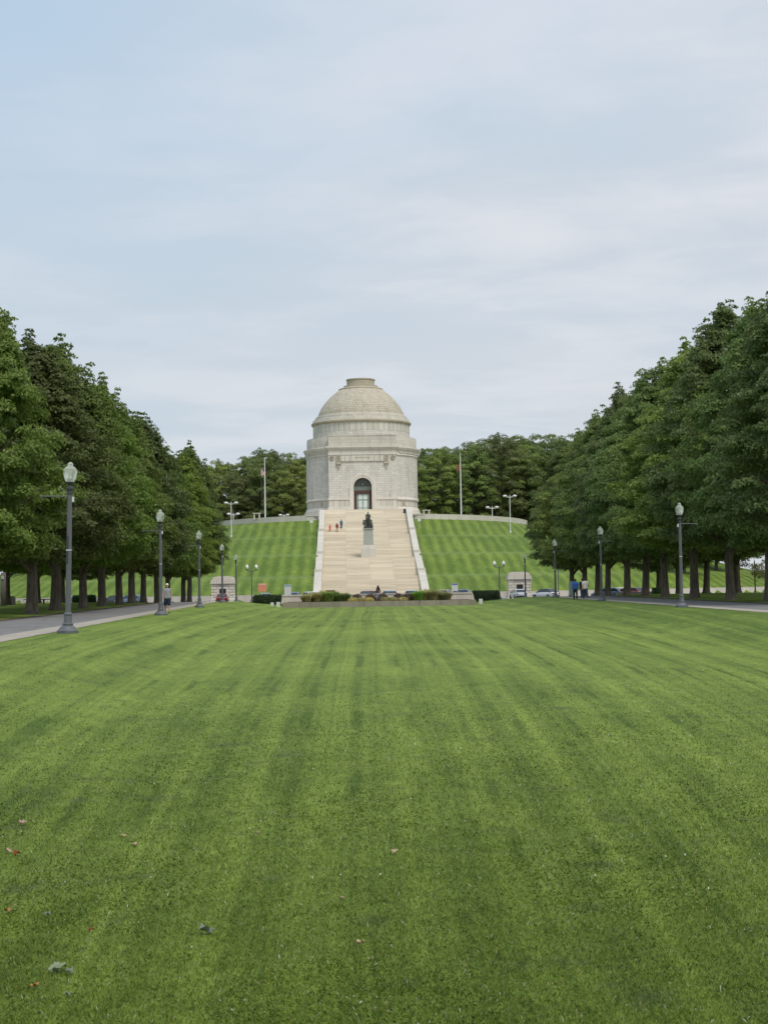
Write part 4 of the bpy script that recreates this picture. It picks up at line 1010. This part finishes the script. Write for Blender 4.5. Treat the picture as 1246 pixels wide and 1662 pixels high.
def tuft(x, y, z, h, r, n, mt, name, label, group, cat='grass clump'):
    a = rng.random(n)*2*PI; q = rng.random(n)**.6; ln = h*(.65+.4*rng.random(n)); out = r*q
    br_ = rng.random(n)**.5*r*.55; a0_ = rng.random(n)*6.28; P0 = np.stack([np.cos(a0_)*br_, np.sin(a0_)*br_, np.zeros(n)], 1); V_ = []
    base = P0; mid = P0+np.stack([np.cos(a)*out*.3, np.sin(a)*out*.3, ln*.72], 1); tip = P0+np.stack([np.cos(a)*out*.75, np.sin(a)*out*.75, ln*(1-.4*q)], 1)
    sd_ = np.stack([-np.sin(a+rng.normal(size=n)*.8), np.cos(a+rng.normal(size=n)*.8), np.zeros(n)], 1); w_ = .022
    V_ = np.stack([base-sd_*w_*.5, mid-sd_*w_, tip, mid+sd_*w_], 1).reshape(-1, 3)
    o = npmesh(name, V_, np.arange(4*n).reshape(-1, 4), mt); o.location = (x, y, z); return tag(o, label, cat, group)
tk = 0
for side, x0, x1 in ((-1, 495, 558), (1, 670, 722)):
    nn = 8
    for i in range(nn):
        px = x0+(x1-x0)*i/(nn-1); Y = 188+rr.uniform(-1.6, 1.6); g_ = (side < 0 and i >= 4) or (side > 0 and i < 2)
        tuft(at(px, Y), Y, -.44, (1.0+.5*math.sin(PI*(i+.5)/nn))*rr.uniform(.9, 1.08), .95, 1300, m_ogr2 if g_ else m_ogr, 'ornamental_grass',
             '%s ornamental grass clump in the %s group of the planter, %s from the left' % ('bright green' if g_ else 'straw coloured', 'left' if side < 0 else 'right', ORD[i]), 'ornamental grass clumps in the planter')
def mound_flower(px, Y, r, h, mt, lab, n=900, cat='flowers', name='flower_clump'):
    d = rng.normal(size=(n, 3)); d[:, 2] = abs(d[:, 2]); d /= np.linalg.norm(d, axis=1)[:, None]
    P = d*np.array([r, r, h])*(.7+.3*rng.random(n))[:, None]; V_, Fc = leafcloud(P, d, .11, .8)
    o = npmesh(name, V_, Fc, mt); o.location = (at(px, Y), Y, -.44); return tag(o, lab, cat, 'flower clumps in the planter bed')
for i, px in enumerate((577, 599, 619, 644, 659)):
    mound_flower(px, 187.6, .8, .95, m_mar, 'dark maroon foliage clump in the flower bed, %s from the left' % ORD[i], cat='plant', name='maroon_foliage')
for i, px in enumerate((571, 583, 596, 623, 635, 651)):
    mound_flower(px, 186, .75, .5, m_yflow, 'yellow flower clump in the flower bed, %s from the left' % ORD[i])
x = at(611.5, 191); t = thing('white_urn', 'white round planter pot before the middle of the low wall', 'planter', (x, 191, -.44)); b = MB(); b.lathe([(.30,0),(.34,.08),(.38,.5),(.46,.8),(.52,.88),(.52,.95),(.4,.93),(.05,.85)], 20); b.build('pot', m_white, t, smooth='auto')
n = 500; d = rng.random(n); a = rng.random(n)*6.28; P = np.stack([np.cos(a)*(.36*(1-d)+.06)*(d > .05), np.sin(a)*(.36*(1-d)+.06), d*1.0], 1); V_, Fc = leafcloud(P, np.stack([np.cos(a), np.sin(a), .5+0*a], 1), .16, .35)
o = npmesh('dark_potted_plant', V_, Fc, leaf_mat('purple_leaves', (.05,.025,.03), (.07,.03,.03), (.10,.05,.04), .1, 3)); o.location = (x, 191, .42); tag(o, 'dark pointed plant growing in the white pot', 'plant')
# hedges
def hedge(px0, px1, Y, h, depth, label, z=None):
    x0, x1 = at(px0, Y), at(px1, Y); z = H((x0+x1)/2, Y) if z is None else z; L = x1-x0; n = int(2600*L*h/3)
    face = rng.random(n); P = np.zeros((n, 3)); Nn = np.zeros((n, 3)); u = rng.random(n); v = rng.random(n)
    ft = face < .55; tp_ = (face >= .55) & (face < .85); sd2 = face >= .85
    P[ft] = np.stack([u*L-L/2, np.full(n, -depth/2), v*h], 1)[ft]; Nn[ft] = (0, -1, .2)
    P[tp_] = np.stack([u*L-L/2, (v-.5)*depth, np.full(n, h)], 1)[tp_]; Nn[tp_] = (0, 0, 1)
    sg2 = np.where(u > .5, 1, -1); P[sd2] = np.stack([sg2*L/2, (v-.5)*depth, rng.random(n)*h], 1)[sd2]; Nn[sd2] = (1, 0, .2)
    P += rng.normal(size=P.shape)*.045
    P[:, :2] *= (1-.10*np.clip((P[:, 2:3]/h-.75)*4, 0, 1))
    V_, Fc = leafcloud(P, Nn, .1, .6)
    b = MB(); b.box((0, 0, h*.48), (L*.96, depth*.9, h*.92), taper=.94)
    bv = np.array(b.v); k0 = len(V_); V_ = np.concatenate([V_, bv]); Fc = np.concatenate([Fc, np.array(b.f)+k0])
    o = npmesh('hedge', V_, Fc, m_hedge); o.location = ((x0+x1)/2, Y, z); tag(o, label, 'hedge')
hedge(409, 457, 197, 1.15, 1.6, 'clipped dark hedge left of the garden wall', -.75); hedge(763, 808, 197, 1.15, 1.6, 'clipped dark hedge right of the garden wall', -.6)
hedge(119, 157, 172, .8, 1.3, 'low dark hedge between the trunks of the left row'); hedge(1057, 1079, 205, 1.2, 1.3, 'small square hedge between the trunks of the right row')
# ------------------------------------------------------------ signs and small things
def sign(name, px, Y, y0, y1, w_, mats, label, z=None, legs=2, hdr=True):
    x = at(px, Y); z = (H(x, Y) if z is None else z); t = thing(name, label, 'sign', (x, Y, z))
    za, zb_ = EYE-(y1-950)/F*Y-z, EYE-(y0-950)/F*Y-z
    b = MB(); b.bb(-w_/2, w_/2, -.03, .03, za, zb_); bo = b.build('board', mats[0], t)
    if hdr: b = MB(); b.bb(-w_/2+.04, w_/2-.04, -.045, -.03, zb_-(zb_-za)*.2, zb_-.03); b.build('header', mats[1], bo)
    for s in ((-1, 1) if legs == 2 else (0,)): b = MB(); b.bb(s*(w_/2-.05)-.04, s*(w_/2-.05)+.04, -.02, .05, -.1, za+.1); b.build('leg', mats[2], t)
m_blue = simple('sign_blue', (.08,.16,.45), .5); m_orange = simple('faded_orange_sign', (.78,.30,.18), .6, 0, .3, .1); m_pink = simple('pale_print', (.8,.5,.4), .6)
m_bluegrey = simple('sign_bluegrey', (.30,.42,.55), .5)
sign('notice_sign', 465.5, 216, 946.5, 963, .95, (m_white, m_bluegrey, m_white), 'white upright notice board with a pale blue top, left of the stairs', PLZ)
sign('notice_sign', 736, 216, 948.5, 961, .85, (m_white, m_blue, m_white), 'white notice board with a blue top band, right of the stairs', PLZ)
sign('orange_sign', 424.5, 214, 944, 957, 1.15, (m_orange, m_pink, m_chrome), 'faded orange rectangular sign on a thin post above the left hedge', PLZ, 1)
sign('brown_sign', 534, 214, 956.5, 959.5, 1.35, (m_wood, m_wood, m_wood), 'thin brown board low against the foot of the stairs', PLZ, 2, False)
sign('panel_sign', 925, 180, 948, 971, .5, (simple('pale_green_panel', (.45,.58,.52), .4), m_white, m_white), 'narrow pale panel sign left of the blue shirted walker', None, 2, False)
for px, Y, s in ((505, 290, 'left'), (680, 290, 'right')):
    x = at(px, Y); z = H(x, Y); t = thing('floodlight', 'small white floodlight on a thin post beside the %s stair wall' % s, 'floodlight', (x, Y, z)); b = MB(); b.lathe([(.035, -.1), (.035, 1.4)], 8); b.build('post', m_white, t)
    b = MB(); b.box((0, 0, 1.65), (.62, .3, .5)); b.build('lamp_head', m_white, t, bevel=.04)
for px, Y, s in ((417, 305, 'left'), (692, 302, 'right')):
    x = at(px, Y); t = thing('stone_table', 'small stone table seat behind the %s parapet' % s, 'table', (x, Y, TOPZ+.6)); b = MB(); b.box((0, 0, .95+.3), (1.6, .8, .14)); b.build('table_top', m_cheek, t)
    for q in (-.5, .5): b = MB(); b.bb(q-.11, q+.11, -.3, .3, 0, 1.19); b.build('leg', m_trim, t)
x = at(73, 150); t = thing('park_bench', 'dark low bench beneath the left avenue trees', 'bench', (x, 150, H(x, 150)))
b = MB(); b.bb(-1.9, 1.9, -.25, .25, .42, .50); b.build('seat', m_wood, t)
for q in (-1.6, 0, 1.6): b = MB(); b.bb(q-.05, q+.05, -.2, .2, 0, .42); b.build('leg', m_black, t)
x = at(22, 150); t = thing('stone_marker', 'small rounded grey stone marker at the left edge', 'stone marker', (x, 150, H(x, 150))); b = MB(); b.prism([(-.32,0),(.32,0),(.32,.6)]+[(.32*math.cos(PI*i/8), .6+.25*math.sin(PI*i/8)) for i in range(1, 8)]+[(-.32,.6)], -.15, .15); b.build('stone', m_conc, t, bevel=.02)
x = at(8, 140); t = thing('pale_post', 'pale weathered concrete post at the left edge under the trees', 'post', (x, 140, H(x, 140))); b = MB(); b.tube([(0, 0, -.1), (0, 0, 1.5), (.03, 0, 3.0)], [.27, .25, .22], 14); b.build('shaft', simple('pale_shaft', (.2,.175,.16), .9, 0, .2, .25, 4), t, smooth=True); b = MB(); b.bb(-.1, .12, -.3, -.2, 2.4, 2.7); b.build('plate', m_white, t)
# ------------------------------------------------------------ cars
def car_mesh():
    t = thing('parked_car', 'proto', 'car')
    st_ = [(-2.2,.62,.36,.70,.78),(-2.12,.82,.25,.86,.92),(-1.7,.88,.2,.93,.98),(-.6,.91,.18,.92,.96),(.6,.91,.18,.90,.95),(1.35,.89,.2,.84,.90),(1.95,.82,.24,.72,.76),(2.2,.6,.36,.58,.62)]
    b = MB(); rings = []
    for (y, w_, zb_, zs, zt) in st_:
        rings.append([(-w_*.86, y, zb_), (-w_, y, zb_+.12), (-w_, y, (zb_+zs)/2), (-w_*.98, y, zs), (-w_*.8, y, zt), (0, y, zt+.02), (w_*.8, y, zt), (w_*.98, y, zs), (w_, y, (zb_+zs)/2), (w_, y, zb_+.12), (w_*.86, y, zb_)])
    n = len(rings[0])
    for r_ in rings: b.v += r_
    for i in range(len(rings)-1):
        for k in range(n):
            k2 = (k+1) % n; b.f.append((i*n+k, i*n+k2, (i+1)*n+k2, (i+1)*n+k)); b.uv.append(None); b.m.append(0)
    for e in (0, len(rings)-1): b.f.append(tuple(e*n+k for k in (range(n) if e == 0 else reversed(range(n))))); b.uv.append(None); b.m.append(0)
    bo = b.build('body', m_white, t, smooth=True); md = bo.modifiers.new('round', 'SUBSURF'); md.levels = md.render_levels = 2
    b = MB(); bot = [(-1.95,.74),(1.15,.76)]; b.v = []
    def ring(z, y0, y1, w_): return [(-w_, y0, z), (w_, y0, z), (w_, y1, z), (-w_, y1, z)]
    A = ring(.9, -1.85, 1.2, .80); B_ = ring(1.40, -1.25, .25, .60); b.v = A+B_
    for f in ((0,1,5,4),(1,2,6,5),(2,3,7,6),(3,0,4,7),(4,5,6,7)): b.f.append(f); b.uv.append(None); b.m.append(0)
    b.build('window', m_glass, t, bevel=.05)
    b = MB(); A = ring(1.375, -1.3, .3, .63); B_ = ring(1.46, -1.1, .1, .54); b.v = A+B_
    for f in ((3,2,1,0),(0,1,5,4),(1,2,6,5),(2,3,7,6),(3,0,4,7),(4,5,6,7)): b.f.append(f); b.uv.append(None); b.m.append(0)
    for s in (-1, 1):
        b.tube([(s*.80,-1.82,.9),(s*.625,-1.28,1.39)], .035, 6); b.tube([(s*.80,1.18,.9),(s*.625,.28,1.39)], .035, 6); b.tube([(s*.80,-.3,.9),(s*.63,-.4,1.39)], .03, 6)
    b.build('roof', m_white, t, smooth='auto', bevel=.03)
    for s in (-1, 1):
        for y in (-1.35, 1.35):
            b = MB(); b.lathe([(.16,-.1),(.3,-.11),(.33,-.06),(.33,.06),(.3,.11),(.16,.1)], 18); b.v = [(s*.82+p[2]*s, y+p[0], .33+p[1]) for p in b.v]; wh = b.build('wheel', m_tyre, t, smooth='auto')
            b = MB(); b.lathe([(.01,.115),(.06,.13),(.07,.09),(.19,.10),(.2,.07)], 10, flute=.15); b.v = [(s*.82+p[2]*s, y+p[0], .33+p[1]) for p in b.v]; b.build('rim', m_rim, wh)
        b = MB(); b.box((s*.64, -2.13, .76), (.34, .14, .15)); b.build('tail_light', m_tail, t, bevel=.02)
        b = MB(); b.box((s*.62, 2.06, .62), (.34, .16, .12)); b.build('headlight', m_chrome, t, bevel=.02)
        b = MB(); b.box((s*.97, .75, .98), (.18, .1, .12)); b.build('mirror', m_black, t, bevel=.02)
    b = MB(); b.box((0, -2.2, .40), (1.5, .1, .22)); b.build('bumper', m_black, t, bevel=.03)
    b = MB(); b.box((0, -2.235, .62), (.4, .03, .14)); b.build('licence_plate', m_white, t)
    return t
def paint(name, c): 
    m = simple(name, c, .3, .1, .5, .03, 1, 0, .7); return m
carp = car_mesh(); cfirst = True
P_ = dict(red=paint('red_paint', (.33,.02,.03)), silver=paint('silver_paint', (.42,.44,.46)), blue=paint('blue_paint', (.16,.24,.38)), lb=paint('light_blue_paint', (.30,.44,.56)), white=paint('white_car_paint', (.75,.76,.76)),
         mar=paint('maroon_paint', (.12,.03,.05)), green=paint('pale_green_paint', (.48,.55,.50)), dark=paint('dark_paint', (.03,.035,.04)), black=paint('black_car_paint', (.02,.02,.02)), tan=paint('tan_paint', (.42,.38,.30)))
CARS = [(359.5, 222, 4, 'red', None, 'dark red car seen from behind, in front of the left booth'), (428, 226, 12, 'silver', None, 'silver car behind the left hedge'), (477, 224, -10, 'blue', None, 'blue car right of the left white notice board'),
        (500, 220, 20, 'white', None, 'white car behind the left ornamental grass'), (599, 218, -35, 'mar', None, 'maroon car behind the wall, left of the potted plant'), (629, 222, 15, 'lb', None, 'light blue car behind the wall, right of the potted plant'),
        (667, 218, -15, 'green', None, 'pale green car behind the right ornamental grass'), (712, 222, 60, 'tan', None, 'tan car behind the right end of the right ornamental grass'), (743, 219, 70, 'blue', None, 'blue car beside the right white notice board'),
        (838.5, 228, 8, 'lb2', None, 'white and pale blue car parked in front of the right booth'), (883, 226, 38, 'white', 'black', 'white car with a black roof right of the right booth'),
        (126, 214, 10, 'white', None, 'white car seen between the left avenue trunks'), (212, 216, 70, 'blue', None, 'dark blue car between trunks of the left row'), (186, 222, 80, 'dark', None, 'black car between trunks of the left row'),
        (983, 219, 75, 'blue', None, 'blue car behind the first right trunks'), (1002, 226, 20, 'white', None, 'white car between trunks of the right row'), (1014, 220, 80, 'red', None, 'red car between trunks of the right row'), (1034, 224, 15, 'dark', None, 'black car between trunks of the right row, rightmost')]
P_['lb2'] = paint('pale_blue_white_paint', (.62,.68,.74))
def repaint(o, m, roof):
    for ch in o.children:
        if ch.name.startswith('body') or ch.name.startswith('roof'):
            ch.material_slots[0].link = 'OBJECT'; ch.material_slots[0].material = roof if (roof and ch.name.startswith('roof')) else m
for i, (px, Y, a, c, rf, lab) in enumerate(CARS):
    o = carp if i == 0 else copy_tree(carp)
    o.location = (at(px, Y), Y, float(pathz(Y))+.04); o.rotation_euler = (0, 0, R(a)); o['label'] = lab; o['group'] = 'cars parked at the foot of the mound'
for i, (px, Y, a, c, rf, lab) in enumerate(CARS):
    o = [q_ for q_ in bpy.data.objects if q_.get('label') == lab][0]
    repaint(o, P_[c], P_[rf] if rf else None)
    if 'behind the wall' in lab or 'ornamental' in lab or 'notice' in lab: o.scale = (1, 1, 1.06)
# low wall behind the right trunks
b = MB(); xa, xb = at(998, 212), at(1057, 212); b.bb(xa, xb, 211.8, 212.2, PLZ-.1, .05); tag(b.build('low_wall', m_lowwall), 'short pale wall between the trunks of the right row', 'wall')
# ------------------------------------------------------------ fallen leaves
def ray_ground(px, py):
    M_ = camo.matrix_world; d = (M_.to_3x3() @ Vector(((px-623)/F, -(py-831)/F, -1))).normalized(); o = M_.translation; t = 2.0
    while t < 60:
        p = o+d*t
        if p.z < H(p.x, p.y)+.02: return p
        t += .02
    return p
def leaf_col(n, c): return simple(n, tuple(q_*.72 for q_ in c), .8, 0, .2, .25, 30)
LC = dict(pale=leaf_col('pale_leaf', (.30,.36,.22)), tan=leaf_col('tan_leaf', (.62,.46,.28)), red=leaf_col('red_brown_leaf', (.30,.07,.03)), grey=leaf_col('grey_leaf', (.24,.29,.23)), orange=leaf_col('orange_leaf', (.55,.27,.10)), pink=leaf_col('pinkish_leaf', (.58,.40,.30)))
def fallen(px, py, size, c, lab, seed):
    size *= .9
    r = random.Random(seed); p = ray_ground(px, py); t = thing('fallen_leaf', lab, 'leaf', (p.x, p.y, H(p.x, p.y)+.016), r.uniform(0, 6.28), 'fallen leaves on the lawn')
    n = 40; b = MB(); k = []
    for i in range(n):
        a = 2*PI*i/n; lob = .62+.38*abs(math.cos(2.5*(a)))**.7; rr_ = size*.5*lob*(1+.1*r.uniform(-1, 1)); k.append((rr_*math.cos(a), rr_*math.sin(a)*.8))
    cz = lambda x, y: size*.22*abs(math.sin(x/size*3.5+seed))+1.3*(y*y)/size+size*.10*math.sin((x+y)/size*9+seed)
    ring2 = [(x*.5, y*.5) for x, y in k]
    for i in range(n):
        j = (i+1) % n
        b.quad([(*ring2[i], cz(*ring2[i])), (*k[i], cz(*k[i])), (*k[j], cz(*k[j])), (*ring2[j], cz(*ring2[j]))]); b.quad([(0, 0, cz(0, 0)), (*ring2[i], cz(*ring2[i])), (*ring2[j], cz(*ring2[j]))])
    b.build('blade', LC[c], t, smooth=True)
    b = MB(); b.tube([(-size*.2, 0, .004), (-size*.6, .01, .012), (-size*.8, .03, .02)], [.0022, .0018, .0012], 5); b.build('stalk', m_wood, t)
for i, a in enumerate([(95, 1574, .125, 'pale', 'large pale green curled leaf near the bottom left corner'), (112, 1578, .07, 'grey', 'grey green leaf folded against the large pale leaf'), (37, 1337, .10, 'pink', 'pinkish lobed leaf upper left of the near lawn'), (16, 1382, .075, 'pink', 'small pinkish leaf touching the red brown leaf'), (28, 1386, .075, 'red', 'red brown leaf at the left edge'),
        (201, 1357, .06, 'tan', 'tan leaf, left one of a close pair'), (219, 1371, .07, 'pink', 'pinkish leaf, right one of a close pair'), (640, 1383, .08, 'tan', 'tan leaf alone in the middle of the near lawn'), (583, 1531, .075, 'tan', 'bright tan leaf low in the middle of the lawn'), (335, 1513, .12, 'grey', 'long grey leaf lying below the pair'),
        (13, 1479, .06, 'orange', 'orange leaf at the left edge above the corner'), (57, 1601, .06, 'orange', 'orange brown leaf below the large pale leaf'), (419, 1352, .05, 'tan', 'small tan leaf upper middle left'), (149, 1509, .045, 'red', 'tiny reddish leaf left of the grey leaf'), (555, 1458, .045, 'pink', 'tiny pinkish leaf above the bright tan leaf'), (78, 1484, .06, 'grey', 'grey leaf between the orange leaf and the tiny reddish one'), (110, 1615, .05, 'grey', 'small grey leaf lowest near the bottom left'), (415, 1213, .06, 'pink', 'distant pinkish leaf left of the lawn middle')]): fallen(*a, i+1)
